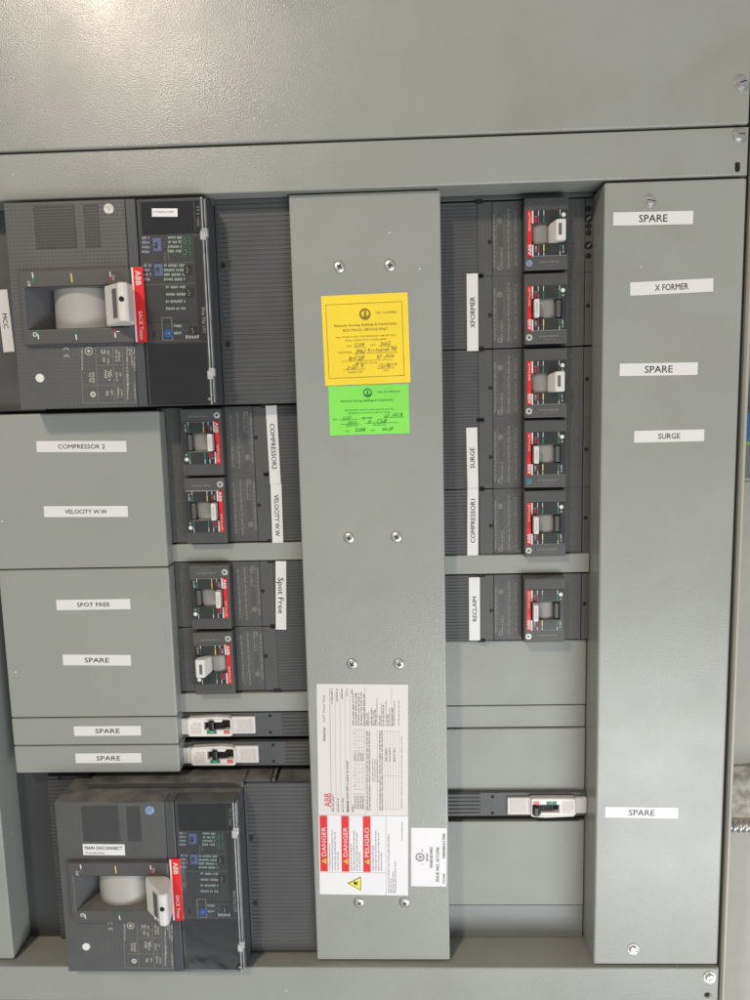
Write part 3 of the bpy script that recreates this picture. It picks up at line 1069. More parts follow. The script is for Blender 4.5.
# left hand ribbed side of the main breaker, and dark plates behind
b = MB()
x0, z1 = at(47, 776, -52); x1 = -455
ribbed(b, x0, x1, -772, z1, -70, -52, 5.6, 1.6, RIB)
sb = b.build('ribbed_side_cover', big2, (-348.5, -60, 2 - 769.5))
b = MB(); x, z = at(59.5, 777.5, -52)
b.cyl(x, z - 1, 3.8, -56, -51, RIB, 18, .4); b.cyl(x, z - 1, 2.7, -52, -50.8, BLK, 16)
b.build('cover_hole', sb, (-348.5, -60, 2 - 769.5))
o = thing('bay_plate', 'dark steel plate left of the main disconnect breaker', 'plate', (-500, -72, -774))
b = MB(); b.box(-600, at(47, 776, -52)[0] - .4, -773.5, -501, -71.5, -60, mat('charcoal_steel', (.045, .048, .05), .5, vary=.1, dust=.4), .8); b.build('sheet', o, (-500, -72, -774))
o = thing('bay_plate', 'black plate at the left edge, behind the mcc strip', 'plate', (-520, -72, 2))
b = MB(); b.box(-620, -470, 1, 256.5, -71.5, -46, BODY, .8); b.build('sheet', o, (-520, -72, 2))

# dusty black block and cables seen under the white breakers (top of the main breaker's terminals)
b = MB()
b.box(-300, -190, -519.5, -514, -70, -30, BODY, .6)
b.box(-188, -183, -519, -512, -70, -30, BODY, .5)
b.box(-180, -134, -519, -515, -70, -32, BODY, .5)
b.build('terminal_block', big2, (-348.5, -60, 2 - 769.5))

# ------------------------------------------------------------------ the ten small breakers
# frame of the right bay: u from the nose's left edge, v from the module's middle
SU = 1.27
SO = (160.0, -60, 209.0)


def small_parts(root, on, capm, O=SO):
    X, Zc = 160.0, 209.0
    hb, hn = -50.0, -32.0
    b = MB()
    ribbed(b, X - 105, X - 57.4, Zc - 45.6, Zc + 45.6, -60, hb + 1.5, 4.3, .9, RIB)
    tc_ = b.build('ribbed_terminal_cover', root, O)
    b = MB()
    b.box(X - 57, X - 38.6, Zc - 45.4, Zc + 45.4, -60, hb + 1.2, BODY, .7)
    b.cyl(X - 41.5, Zc - 4, 2.7, hb, hb + 1.45, BLK, 14)
    b.cyl(X - 41.5 + .7, Zc - 4.6, .9, hb, hb + 1.6, STEELD, 8)
    for s in (1, -1):
        b.box(X - 60, X - 50, Zc + s * 45.4 - 2.2, Zc + s * 45.4 + 2.2, -60, hb + 2.4, BLK, .4)
    b.build('smooth_cover', root, O)
    b = MB()
    b.box(X - 38.2, X - .4, Zc - 45.6, Zc + 45.6, -60, hb, BODY, .7)
    b.box(X + .0, X + 53.8, Zc - 45.6, Zc + 45.6, -60, hb - 1.0, BODY, .5)
    b.box(X + 54.2, X + 79, Zc - 45.6, Zc + 45.6, -60, hb, BODY, .7)
    b.box(X + 79.4, X + 91, Zc - 45.4, Zc + 45.4, -60, hb + 1, BODY, .7)
    b.cyl(X + 83.5, Zc + 4, 2.6, hb, hb + 1.3, BLK, 14)
    b.build('moulded_case', root, O)
    # faint rating print
    b = MB()
    rng = random.Random(5)
    h = hb + .15
    for k in range(11):
        u = X - 35.5 + k * 3.0
        v0 = Zc - 40 + rng.uniform(0, 6); v1 = Zc + 40 - rng.uniform(0, 10)
        if k in (2, 3): v1 = Zc - 8
        b.small_print(u, v0, u, v1, 2.3, h, PG2 if k % 3 else PG, rng)
    b.disc(X - 29, Zc + 22, 3.4, h, PG, 16, 2.6); b.disc(X - 29, Zc + 22, 1.2, h, PG, 10)
    b.disc(X - 29, Zc - 36, 3.0, h, PG, 16, 2.0)
    for k in range(4):
        b.quad(X + 58, X + 74, Zc - 30 + 17 * k, Zc - 29.6 + 17 * k, h, PG2)
        b.small_print(X + 63, Zc - 28 + 17 * k, X + 63, Zc - 20 + 17 * k, 1.6, h, PG2, rng)
        b.small_print(X + 71, Zc - 28 + 17 * k, X + 71, Zc - 18 + 17 * k, 1.6, h, PG2, rng)
    b.build('rating_print', root, O)
    # nose
    wx0, wx1, wv0, wv1 = X + 8.6, X + 46.5, Zc - 12, Zc + 12
    if not on: wx1 = X + 44
    hole = rect(wx0, wx1, wv0, wv1)
    b = MB()
    b.plate(rect(X, X + 54, Zc - 43.5, Zc + 43.5), [hole], hb - 1, hn, BODY, bev=1.0)
    for k in range(18):
        b.box(X + 3 + k * 2.75, X + 4.3 + k * 2.75, Zc + 30.5, Zc + 42, hn - .5, hn + .5, BODY)
    ns = b.build('nose', root, O)
    # face plate with printing
    b = MB()
    b.plate(rect(X + 3, X + 52.6, Zc - 27.6, Zc + 28.6), [hole], hn - .2, hn + .9, PLATE, bev=.3)
    fp = b.build('face_plate', ns, O)
    b = MB()
    h = hn + 1.1
    b.quad(X + 3.1, X + 8.4, Zc - 27.5, Zc + 28.5, h, RED)
    b.quad(X + 8.9, X + 10.6, Zc + 13, Zc + 28, h, PW); b.quad(X + 8.9, X + 10.6, Zc - 27.4, Zc - 13, h, PW)
    b.text('ABB', X + 6.0, Zc - 19, h + .12, 4.2, PW, 90, fit=13, weight=.02)
    b.text('SACE Tmax XT', X + 5.8, Zc + 15, h + .12, 2.3, PW, 90, fit=22)
    for u, m1, m2 in ((17, REDD, REDD), (23.5, GREEN, YEL), (43.5, GREEN, GREEN)):
        b.quad(X + u - .6, X + u + .6, Zc + 13, Zc + 21, h, m1)
        b.quad(X + u - .35, X + u + .35, Zc + 22, Zc + 28, h, PW)
        b.quad(X + u - .6, X + u + .6, Zc - 21, Zc - 13, h, m2)
        b.quad(X + u - .35, X + u + .35, Zc - 27, Zc - 22, h, PW)
    b.quad(X + 12.5, X + 14.5, Zc + 14, Zc + 19, h, REDD); b.quad(X + 12.4, X + 15.5, Zc + 20.5, Zc + 21.5, h, PG)
    b.text('I ON', X + 13.8, Zc - 18, h, 2.3, PW, 90)
    b.text('O OFF', X + 47.5, Zc - 19, h, 2.4, PW, 90)
    b.line(X + 4, Zc - 26.8, X + 52, Zc - 26.8, .5, h, PG)
    b.small_print(X + 18, Zc - 34, X + 44, Zc - 34, 1.8, hn + .15, PG, rng)
    b.small_print(X + 24, Zc - 38, X + 40, Zc - 38, 1.8, hn + .15, PG2, rng)
    b.build('face_print', fp, O)
    b = MB(); b.cyl(X + 47.8, Zc + 22, 2.7, hn, hn + 1.7, PW, 16, .4); b.cyl(X + 47.8, Zc + 16, 1.6, hn, hn + 1.5, PG, 12, .3)
    b.build('push_to_trip', fp, O)
    # drum in window
    b = MB()
    b.quad(wx0 - 1, wx1 + 1, wv0 - 1, wv1 + 1, hn - 15, CAV)
    for s, zz_ in ((0, wv0 + .2), (1, wv1 - .2)):
        f = b.bm.faces.new([b.bm.verts.new((x, -hh, zz_)) for x, hh in ((wx0, hn + .5), (wx1, hn + .5), (wx1, hn - 15), (wx0, hn - 15))]); f.material_index = b.mi(FRAMEP)
    for xx in (wx0 + .2, wx1 - .2):
        f = b.bm.faces.new([b.bm.verts.new((xx, -hh, zz_)) for zz_, hh in ((wv0, hn + .5), (wv1, hn + .5), (wv1, hn - 15), (wv0, hn - 15))]); f.material_index = b.mi(FRAMEP)
    b.build('handle_recess', ns, O)
    b = MB()
    dcx, rad = (wx0 + wx1) / 2 - (0 if on else 4), 17.5
    prof = [(dcx + rad * math.cos(R(180 - 10 * i)), hn - 17 + rad * .85 * math.sin(R(180 - 10 * i))) for i in range(19)]
    A = [b.bm.verts.new((x, -hh, wv0 + .3)) for x, hh in prof]
    B2 = [b.bm.verts.new((x, -hh, wv1 - .3)) for x, hh in prof]
    for i in range(18): b.bm.faces.new((A[i], A[i + 1], B2[i + 1], B2[i]))
    b._tag(0, DRUMS, True)
    b.build('handle_drum', ns, O)
    b = MB()
    if on:
        b.extrude_z([(X + 11, hn - 4), (X + 18, hn - 4), (X + 16.5, hn + 13), (X + 10.0, hn + 13)], Zc - 11.2, Zc + 11.2, WHITE, bev=1.1)
        lv = b.build('toggle', root, O)
        b = MB(); b.box(X + 39.5, X + 45.5, Zc - 10.5, Zc + 10.5, hn - 4, hn + 1.6, FRAMEP, 1.6); b.build('drum_stop', ns, O)
        b = MB(); b.quad(X + 12.2, X + 14.4, Zc - 7, Zc + 7, hn + 13.05, PTAN); b.build('toggle_mark', lv, O)
    else:
        t = bmesh.new()
        pr = [(X + 29, hn - 3), (X + 38, hn - 3), (X + 48.5, hn + 7), (X + 48, hn + 16), (X + 36, hn + 16), (X + 29.5, hn + 3)]
        a1 = [t.verts.new((x, -hh, Zc - 11.5)) for x, hh in pr]
        a2 = [t.verts.new((x, -hh, Zc + (14.5 if x > X + 33 else 10))) for x, hh in pr]
        for i in range(len(pr)):
            j = (i + 1) % len(pr); t.faces.new((a1[i], a1[j], a2[j], a2[i]))
        t.faces.new(a1); t.faces.new(a2)
        bmesh.ops.recalc_face_normals(t, faces=t.faces[:])
        bmesh.ops.bevel(t, geom=t.edges[:], offset=2.0, segments=3, affect='EDGES', profile=.5, clamp_overlap=True)
        b.merge(t, WHITE)
        lv = b.build('toggle', root, O)
        b = MB(); b.quad(X + 38.6, X + 42.6, Zc - 5, Zc + 9, hn + 16.12, CAV); b.build('toggle_slot', lv, O)
    b = MB(); b.cyl(X + 5.5, Zc - 35, 4.3, hn - 1, hn + .9, capm, 20, .6); b.cyl(X + 5.5, Zc - 35, 1.6, hn, hn + 1.3, STEELD if capm is CAPS else capm, 12, .3)
    b.build('seal_screw', root, O)


# middle of each module, in mm
RT = [at(529, c, -32)[1] - .6 for c in (234.0, 308.9, 383.2, 453.9, 523.8, 610.4)]
LT = [at(226, c, -32)[1] + .6 for c in (442.3, 511.0, 598.0, 664.0)]
r_on = [False, True, False, True, True, True]
r_cap = ['b', 's', 's', 't', 's', 's']
rlab = ['dark small breaker toggled right, topmost in the right bay under the top rail',
        'dark small breaker beside the vertical xformer strip, second from the top of the right bay',
        'dark small breaker with its pale toggle at the right, between the xformer and surge breakers',
        'dark small breaker with a teal seal screw beside the vertical surge strip',
        'dark small breaker beside the vertical compressor1 strip',
        'dark small breaker beside the reclaim strip, lowest and set apart in the right bay']
llab = ['dark small breaker beside the compressor2 strip, topmost of the left column',
        'dark small breaker beside the vertical velocity w.w strip',
        'dark small breaker beside the vertical spot free strip',
        'dark small breaker with a white toggle thrown to the left, lowest of the left column']
GRP = 'small moulded case breakers'
protos = {}


def small_breaker(on, cap, label, zc, flip):
    key = (on, cap)
    if key not in protos:
        root = thing('small_breaker', label, 'circuit breaker', SO, GRP)
        small_parts(root, on, {'s': CAPS, 'b': CAPB, 't': CAPT}[cap])
        protos[key] = root
    else:
        root = copy_tree(protos[key])
        root.rotation_euler = (0, 0, 0)
    root['label'] = label
    tw = R(random.uniform(-.35, .35))
    if flip:
        root.location = (-233.6 * MM, 60 * MM, zc * MM)
        root.rotation_euler = (0, math.pi + tw, 0)
    else:
        root.location = (160.0 * MM, 60 * MM, zc * MM)
        root.rotation_euler = (0, tw, 0)
    return root


for on, cap, lb, a in zip(r_on, r_cap, rlab, RT):
    small_breaker(on, cap, lb, a, False)
for on, lb, a in zip((True, True, True, False), llab, LT):
    small_breaker(on, 's', lb, a, True)

# strip with black screw wells right of the top breaker of the right bay
o = thing('terminal_screws', 'row of black screw wells at the right end of the topmost small breaker', 'terminal', (243, -50, 160))
for py in (209, 218.5, 226, 233, 245.5, 256):
    x, z = at(588.5, py, -49)
    b = MB()
    b.cyl(x, z, 5.0 if py in (218.5, 245.5) else 3.6, -52, -48, DKSCREW, 18, .8)
    b.quad(x - 3, x + 3, z - .6, z + .6, -47.9, PG if py in (218.5, 245.5) else BLK, rot=40)
    b.build('terminal_screw', o, (243, -50, 160))


# ------------------------------------------------------------------ three white plug in breakers
WO = (190.0, -60, at(545, 806, -45)[1])


def white_parts(root):
    O = WO
    X0 = 55.0
    zc = WO[2]
    b = MB()
    b.box(55.3, 249, zc - 17.6, zc + 17.6, -60, -50, RIB, .7)
    ribbed(b, 55.5, at(480, 806, -48)[0], zc - 16.8, zc + 16.8, -59, -48, 5.4, 1.6, RIB)
    for py in (797, 817):
        x, z = at(492.5, py, -50)
        b.cyl(x, zc + (11.5 if py < 800 else -13), 2.2, -51, -49.6, BLK, 14)
    b.build('mounting_plate', root, O)
    xa = at(508, 806, -42)[0]; xb = at(531, 806, -42)[0]; xc = at(576.5, 806, -38)[0]
    b = MB(); b.box(xa, xb + 1, zc - 13.2, zc + 11.4, -54, -46, WPLA2, .8)
    b.build('breaker_case', root, O)
    b = MB(); b.box(xc - 1, 249, zc - 11.5, zc + 11.4, -54, -45.5, WPLA2, .8); b.build('end_cap', root, O)
    b = MB()
    outer = [(xb, zc + 12), (xb + 3, zc + 13.3), (xc - 3, zc + 13.0), (xc, zc + 11.5), (xc + .5, zc - 11), (xc - 3, zc - 14.3), (xb + 20, zc - 15.8), (xb + 4, zc - 14.8), (xb, zc - 12)]
    sx0, sx1 = xb + 2.2, at(560, 806, -36)[0]
    sl = [(sx0, zc - 11.5), (sx0 + 9, zc - 11.5), (sx0 + 12, zc - 7.2), (sx1, zc - 7.6), (sx1, zc + 3.2), (sx0, zc + 3.2)]
    b.plate(outer, [sl], -52, -41, WPLA, bev=1.6)
    nb = b.build('toggle_housing', root, O)
    b = MB(); b.poly([(p[0], p[1]) for p in rect(sx0 - 1, sx1 + 1, zc - 12, zc + 4)], -49, BLK); b.build('slot_floor', nb, O)
    b = MB()
    for k in range(8):
        b.box(sx0 + 9 + k * 2.6, sx0 + 10.2 + k * 2.6, zc - 7, zc + 3, -49, -43 - abs(k - 3) * .3, INK)
    b.build('slot_bellows', root, O)
    b = MB(); b.box(sx0 + .6, sx0 + 8.4, zc - 11, zc + 2.6, -49, -36.5, DKSCREW, 1.8)
    b.build('toggle', root, O)
    b = MB()
    h = -40.85
    b.quad(sx0 + 1, sx0 + 9, zc + 4.2, zc + 9.0, h, RED); b.text('OFF', sx0 + 5, zc + 6.6, h + .12, 2, PW, 0)
    b.quad(sx0 + 19, sx0 + 33, zc + 4.0, zc + 9.0, h, GREEN); b.text('ON', sx0 + 26, zc + 6.5, h + .12, 2, PW, 0)
    rng = random.Random(2)
    for k in range(8):
        b.small_print(sx1 + 4, zc + 8 - 2.1 * k, xc - 3 - (k > 5) * 4, zc + 8 - 2.1 * k, 1.5, h, INKG2, rng)
    for k in range(9):
        b.small_print(xa + 3, zc + 8.6 - 2.2 * k, xb - 5, zc + 8.6 - 2.2 * k, 1.4, -45.85, INKG2, rng)
    b.small_print(xb - 2.4, zc - 9, xb - 2.4, zc + 8, 1.3, -45.85, INKG2, rng)
    b.build('fine_print', nb, O)


INKG2 = mat('ink_faded_on_white', (0.42, 0.40, 0.39), 0.6)
wr = thing('plug_in_breaker', 'white plug in breaker with black toggle, alone low in the right bay', 'circuit breaker', WO, 'white plug in breakers')
white_parts(wr)
for (px, py, lb) in ((218, 726, 'white plug in breaker with black toggle, upper of the stacked pair in the left bay'),
                     (221, 755.5, 'white plug in breaker with black toggle, lower of the stacked pair in the left bay')):
    c = copy_tree(wr)
    c['label'] = lb
    c.rotation_euler = (0, math.pi, 0)
    x, z = at(px, py, -36)
    nosec = (at(531, 806, -42)[0] + at(576.5, 806, -38)[0]) / 2 - WO[0]
    labc = at(208.5 if py < 740 else 212, py, -36)[0]
    c.location = ((labc + nosec) * MM, 60 * MM, at(240, 726.3 if py < 740 else 755.6, -45)[1] * MM)
    for ch in c.children:
        if ch.name.startswith('toggle') and 'housing' not in ch.name: ch.location.x += .021


# ------------------------------------------------------------------ adhesive strips
def strip(text, pxc, pyc, wpx, hpx, h, label, rot=0, tilt=0, fitf=.52, size=None, cat='label', vert=False, name='label_strip', grp='white name strips', m=TAPE, curl=0.25, off=0.0):
    x, z = at(pxc, pyc, h)
    x2, _ = at(pxc + 1, pyc, h)
    k = x2 - x
    W, H = wpx * k, hpx * k
    o = thing(name, label, cat, (x, h, z), grp)
    o.rotation_euler = (0, R(-tilt), 0)
    b = MB()
    # tape as a slightly wavy thin sheet
    n = 14
    L_, S_ = (H, W) if vert else (W, H)
    vt, vb = [], []
    for i in range(n + 1):
        s = i / n - .5
        hh = .35 + .18 * math.sin(i * 1.7) * curl + (.5 * max(0, abs(s) - .46) / .04 * curl)
        for lst, e in ((vt, .5), (vb, -.5)):
            if vert: p = (e * S_, s * L_)
            else: p = (s * L_, e * S_)
            lst.append(b.bm.verts.new((p[0], -hh, p[1])))
    n0 = 0
    for i in range(n):
        vs = (vt[i], vt[i + 1], vb[i + 1], vb[i]) if not vert else (vb[i], vb[i + 1], vt[i + 1], vt[i])
        b.bm.faces.new(vs)
    b._tag(0, m, True)
    b.box(-W / 2 + .1, W / 2 - .1, -H / 2 + .1, H / 2 - .1, 0, .12, m)
    b.build('tape', o, (0, 0, 0))
    b = MB()
    sz = size or S_ * .46
    b.text(text, off if not vert else 0, 0 if not vert else off, .62, sz, INK, rot, fit=L_ * fitf, weight=.012)
    b.build('lettering', o, (0, 0, 0))
    return o


strip('COMPRESSOR 2', 81.5, 446.5, 90, 11, -26, 'white strip reading COMPRESSOR 2 on the top left box cover', tilt=-1.2, fitf=.52, size=5.6)
strip('VELOCITY W.W', 86, 511.5, 84, 11, -26, 'white strip reading VELOCITY W.W on the top left box cover', tilt=-1.0, fitf=.50, size=5.6)
strip('SPOT FREE', 93.5, 604.5, 74, 10.5, -26, 'white strip reading SPOT FREE on the second left box cover', tilt=0, fitf=.44, size=5.6)
strip('SPARE', 97, 660, 68, 11, -26, 'white strip reading SPARE under the SPOT FREE strip', tilt=-1.1, fitf=.36, size=6.6)
strip('SPARE', 107.5, 730.8, 67, 10, -26, 'white strip reading SPARE on the upper shallow box cover', tilt=-0.1, fitf=.36, size=6.4)
strip('SPARE', 108.5, 758, 66, 10, -26, 'white strip reading SPARE on the lower shallow box cover', tilt=-0.1, fitf=.36, size=6.4)
strip('SPARE', 653, 218.3, 80, 13, 0, 'white strip reading SPARE under the top screw of the right cover', tilt=-0.7, fitf=.355, size=8.6)
strip('X FORMER', 671.5, 287, 83, 13.2, 0, 'white strip reading X FORMER on the right cover', tilt=1.2, fitf=.40, size=7.4)
strip('SPARE', 658.5, 369.2, 78, 12.6, 0, 'white strip reading SPARE between X FORMER and SURGE on the right cover', tilt=-0.5, fitf=.355, size=8.4)
strip('SURGE', 669, 436, 70, 12, 0, 'white strip reading SURGE on the right cover', tilt=0, fitf=.31, size=6.6)
strip('SPARE', 641.5, 812.5, 73, 11.6, 0, 'white strip reading SPARE low on the right cover', tilt=-1.2, fitf=.35, size=8.2)
strip('XFORMER', 472.5, 312.5, 11.3, 76, -47.4, 'vertical white strip reading XFORMER in the right bay', 90, 0, .40, 6.3, vert=True)
strip('SURGE', 472.3, 458, 11, 61, -47.4, 'vertical white strip reading SURGE in the right bay', 90, .8, .34, 6.0, vert=True)
strip('COMPRESSOR1', 472.8, 527, 11, 78, -47.0, 'vertical white strip reading COMPRESSOR1 in the right bay', 90, -.6, .57, 6.0, vert=True, off=8)
strip('RECLAIM', 474.5, 609, 11, 65, -47.4, 'vertical white strip reading RECLAIM in the right bay', 90, -.1, .39, 5.6, vert=True)
strip('COMPRESSOR2', 273.3, 445, 11, 78, -47.4, 'vertical white strip reading COMPRESSOR2 in the left bay', -90, .8, .58, 6.2, vert=True, off=-2)
strip('VELOCITY W.W', 277, 515.5, 11, 63, -47.0, 'vertical white strip reading VELOCITY W.W in the left bay', -90, -.5, .66, 6.2, vert=True)
strip('Spot Free', 281, 595.5, 10.6, 70, -47.4, 'vertical white strip reading Spot Free in the left bay', -90, -2.2, .52, 7.6, vert=True)
strip('MCC', 5.5, 321, 11, 60, -45.5, 'white strip reading MCC at the left edge beside the upper large breaker', -90, 2.2, .24, 6.2, vert=True)

# tiny sticker and main disconnect sticker
x, z = at(165, 212.8, FH)
o = thing('small_sticker', 'tiny white sticker on the clear cover of the upper large breaker', 'sticker', (x, FH + .9, z))
o.rotation_euler = (0, R(2), 0)
b = MB(); b.box(-15.5, 15.5, -4.8, 4.8, 0, .3, PAPERC, .1); b.build('paper', o)
b = MB(); b.small_print(-13, .6, 13, .6, 2.0, .45, INKG); b.build('fine_print', o)
x, z = at(104, 849.5, FH)
o = thing('name_sticker', 'white sticker reading MAIN DISCONNECT above the lower large breaker lever', 'sticker', (x, FH + .2, z))
o.rotation_euler = (0, R(.8), 0)
b = MB(); b.box(-28.5, 28.5, -8, 8, 0, .4, PAPERC, .1); b.build('paper', o)
b = MB(); b.text('MAIN DISCONNECT', 0, 2.6, .8, 4.6, INK, 0, fit=51, weight=.012); b.text('Transformer', -25.5, -4.6, .55, 3.0, INK, 0, fit=27, align='L'); b.build('lettering', o)

# ------------------------------------------------------------------ inspection cards
CH = -10.0


def card(name, label, px0, py0, px1, py1, tilt, m, cat):
    xc, zc = at((px0 + px1) / 2, (py0 + py1) / 2, CH)
    xa, za = at(px0, (py0 + py1) / 2, CH); xb, _ = at(px1, (py0 + py1) / 2, CH)
    zt = at((px0 + px1) / 2, py0, CH)[1]; zb = at((px0 + px1) / 2, py1, CH)[1]
    o = thing(name, label, cat, (xc, CH, zc))
    o.rotation_euler = (0, R(-tilt), 0)
    W, H = xb - xa, zt - zb
    b = MB()
    n = 12
    g = [[b.bm.verts.new(((i / n - .5) * W, -(.35 + .12 * math.sin(i * .9 + j * .5) + .10 * math.cos(j * 1.1)), (j / n - .5) * H)) for i in range(n + 1)] for j in range(n + 1)]
    for j in range(n):
        for i in range(n):
            b.bm.faces.new((g[j][i], g[j][i + 1], g[j + 1][i + 1], g[j + 1][i]))
    b._tag(0, m, True)
    b.box(-W / 2 + .1, W / 2 - .1, -H / 2 + .1, H / 2 - .1, 0, .08, m)
    b.build('paper', o)
    return o, W, H


o, W, H = card('inspection_card', 'yellow electrical inspection card with handwriting, stuck on the centre cover', 323, 294.5, 409, 384.5, .85, YPAP, 'card')
h = .75
b = MB()
for l in ((-.45, .40, .43, .40), (-.45, -.42, .43, -.42), (-.45, .40, -.45, -.42), (.43, .40, .43, -.42)):
    b.line(l[0] * W, l[1] * H, l[2] * W, l[3] * H, .5, h, YINK)
sx, sz = .0 * W, .28 * H
b.disc(sx, sz, 7, h, YINK, 24, 5.6); b.disc(sx, sz, 5.2, h, YINK, 20, 4.8); b.poly([(sx - 2, sz - 4), (sx + 2, sz - 4), (sx + 1.2, sz + 1.5), (sx + 1.6, sz + 3.8), (sx - 1.2, sz + 3.8), (sx - .8, sz)], h, YINK)
b.arc(sx, sz, 4.2, 1.6, 200, 340, h + .05, YINK)
b.text('VOL. 2157/0805', .24 * W, .29 * H, h, 2.2, YINK, 0, fit=26)
b.text('Kentucky Housing, Buildings & Construction', 0, .165 * H, h, 2.8, YINK, 0, fit=78, weight=.012)
b.text('ELECTRICAL SERVICE ONLY', 0, .11 * H, h, 2.7, YINK, 0, fit=56, weight=.012)
b.text('THIS STICKER IS ONLY FOR TEMPORARY SERVICE ONLY', 0, .035 * H, h, 1.9, YINK, 0, fit=76)
b.text('FINAL INSPECTION IS REQUIRED', 0, -.005 * H, h, 1.9, YINK, 0, fit=52)
b.text('CE #', -.20 * W, -.065 * H, h, 2.1, YINK, 0); b.text('HB #', .08 * W, -.065 * H, h, 2.1, YINK, 0)
b.text('LOCATION', -.25 * W, -.135 * H, h, 2.1, YINK, 0, fit=17)
for l in ((-.15, -.085, .0, -.085), (.14, -.085, .3, -.085), (-.14, -.155, .36, -.155), (-.30, -.235, .30, -.235), (-.28, -.33, -.02, -.33), (.12, -.33, .32, -.33)):
    b.line(l[0] * W, l[1] * H, l[2] * W, l[3] * H, .35, h, YINK)
b.text('PERMIT NO. & ID NO.', .0 * W, -.262 * H, h, 1.7, YINK, 0, fit=28); b.text('INSPECTOR', -.14 * W, -.36 * H, h, 1.7, YINK, 0, fit=18); b.text('DATE', .22 * W, -.355 * H, h, 1.7, YINK, 0)
b.build('printing', o)
b = MB()
b.hand('5284', -.08 * W, -.055 * H, h, 4.2, YINK2, 0, shear=.25); b.hand('3462', .22 * W, -.055 * H, h, 4.2, YINK2, 0, shear=.3)
b.hand('3962 Richmond Rd', .11 * W, -.12 * H, h, 4.6, YINK2, 3, fit=52, shear=.3)
b.hand('B-CLB', -.12 * W, -.2 * H, h, 5, YINK2, 0, shear=.3); b.hand('07-2018', .22 * W, -.195 * H, h, 4.2, YINK2, 0, shear=.3, fit=22)
b.hand('2-57 9', -.14 * W, -.3 * H, h, 4.6, YINK2, 3, shear=.3); b.hand('12/28/19', .24 * W, -.295 * H, h, 4.4, YINK2, 4, shear=.3, fit=24)
b.build('handwriting', o)

o, W, H = card('inspection_card', 'bright green electrical inspection card, stuck directly below the yellow one', 329, 385, 409, 434.5, .45, GPAP, 'card')
b = MB()
sx, sz = -.01 * W, .34 * H
b.disc(sx, sz, 5.6, h, GINK, 24, 4.2); b.arc(sx, sz, 3.0, 1.4, 200, 340, h + .05, GINK); b.quad(sx - 1, sx + 1, sz - 2.6, sz + 2.8, h, GINK)
b.text('VOL. ES. 08024/05', .25 * W, .35 * H, h, 2.2, GINK, 0, fit=29)
b.text('Kentucky Housing, Buildings & Construction', -.02 * W, .19 * H, h, 2.5, GINK, 0, fit=66, weight=.012)
b.text('THE ELECTRICAL WIRING HAS BEEN INSPECTED AND THE', 0, -.0 * H, h, 1.7, GINK, 0, fit=62)
b.text('CERTIFICATE OF APPROVAL IS PART OF THE JOB', 0, -.06 * H, h, 1.7, GINK, 0, fit=54)
b.text('Date', -.43 * W, -.17 * H, h, 1.9, GINK, 0); b.text('INSPECTOR', -.22 * W, -.315 * H, h, 1.6, GINK, 0, fit=15); b.text('PERMIT NO.', .13 * W, -.315 * H, h, 1.6, GINK, 0, fit=17)
b.text('CE #', -.28 * W, -.42 * H, h, 1.9, GINK, 0); b.text('HB #', .04 * W, -.42 * H, h, 1.9, GINK, 0)
for l in ((-.38, -.19, -.15, -.19), (.18, -.17, .44, -.17), (-.36, -.28, -.12, -.28), (-.06, -.275, .36, -.275)):
    b.line(l[0] * W, l[1] * H, l[2] * W, l[3] * H, .35, h, GINK)
b.build('printing', o)
b = MB()
b.hand('3/21', -.28 * W, -.15 * H, h, 4, GINK, 5, shear=.3); b.hand('Adcomp', -.03 * W, -.16 * H, h, 3, GINK, 3, shear=.3); b.hand('23.2018', .30 * W, -.12 * H, h, 3.8, GINK, 3, shear=.3, fit=24)
b.hand('2579', -.22 * W, -.25 * H, h, 3.8, GINK, 0, shear=.3); b.hand('B. CLB', .1 * W, -.235 * H, h, 4.6, GINK, 0, shear=.35, fit=24)
b.hand('5284', -.12 * W, -.40 * H, h, 4.2, GINK, 0, shear=.3); b.hand('34620', .22 * W, -.40 * H, h, 3.8, GINK, 0, shear=.3)
b.build('handwriting', o)

# ------------------------------------------------------------------ factory panel label (upper part) and danger decal (lower part)
def P_(px, py): return at(px, py, CH + .4)


LOx, LOz = P_(363, 750)
O = (LOx, CH, LOz)
h = CH + .45


def sx_(py):   # x drift of a vertical line between py 684 and 895
    return 0


x0 = P_(317.5, 750)[0]; x1 = P_(408, 750)[0]; zt = P_(363, 684.3)[1]; zm = P_(363, 815.5)[1]; zb = P_(363, 895)[1]
lb1 = thing('rating_label', 'pale factory label with tables and a red brand mark low on the centre cover', 'label', O)
b = MB(); b.box(x0, x1, zm, zt, CH, CH + .3, PAPERW, .1); b.build('label_sheet', lb1, O)
Wl, Hl = x1 - x0, zt - zm
# picture fractions: a across (left to right), t down (top to bottom)
A_ = lambda a: x0 + a * Wl
T_ = lambda t: zt - t * Hl
b = MB()
b.text('ABB', A_(.105), T_(.885), h, 9.2, RED, 90, fit=20, weight=.035)
b.build('brand_mark', lb1, O)
b = MB()
rng = random.Random(11)
b.text('ReliaGear', A_(.075), T_(.375), h, 3.6, INK, 90, fit=19, weight=.015)
b.text('neXT Power Panel', A_(.075), T_(.185), h, 3.4, INKG, 90, fit=37)
for k, a in enumerate((.145, .20, .255, .31, .365)):
    b.line(A_(a), T_(.97), A_(a), T_(.03 if k == 0 else .06), .5 if k == 0 else .25, h, INKG)
    b.small_print(A_(a + .022), T_(.975), A_(a + .022), T_(.975 - (.14, .11, .11, .09, .06)[k]), 2.0, h, INK, rng)
    b.small_print(A_(a + .022), T_(.15 - k * .02), A_(a + .022), T_(.03), 2.0, h, INK, rng)
b.small_print(A_(.33), T_(.975), A_(.33), T_(.57), 2.4, h, INK, rng)
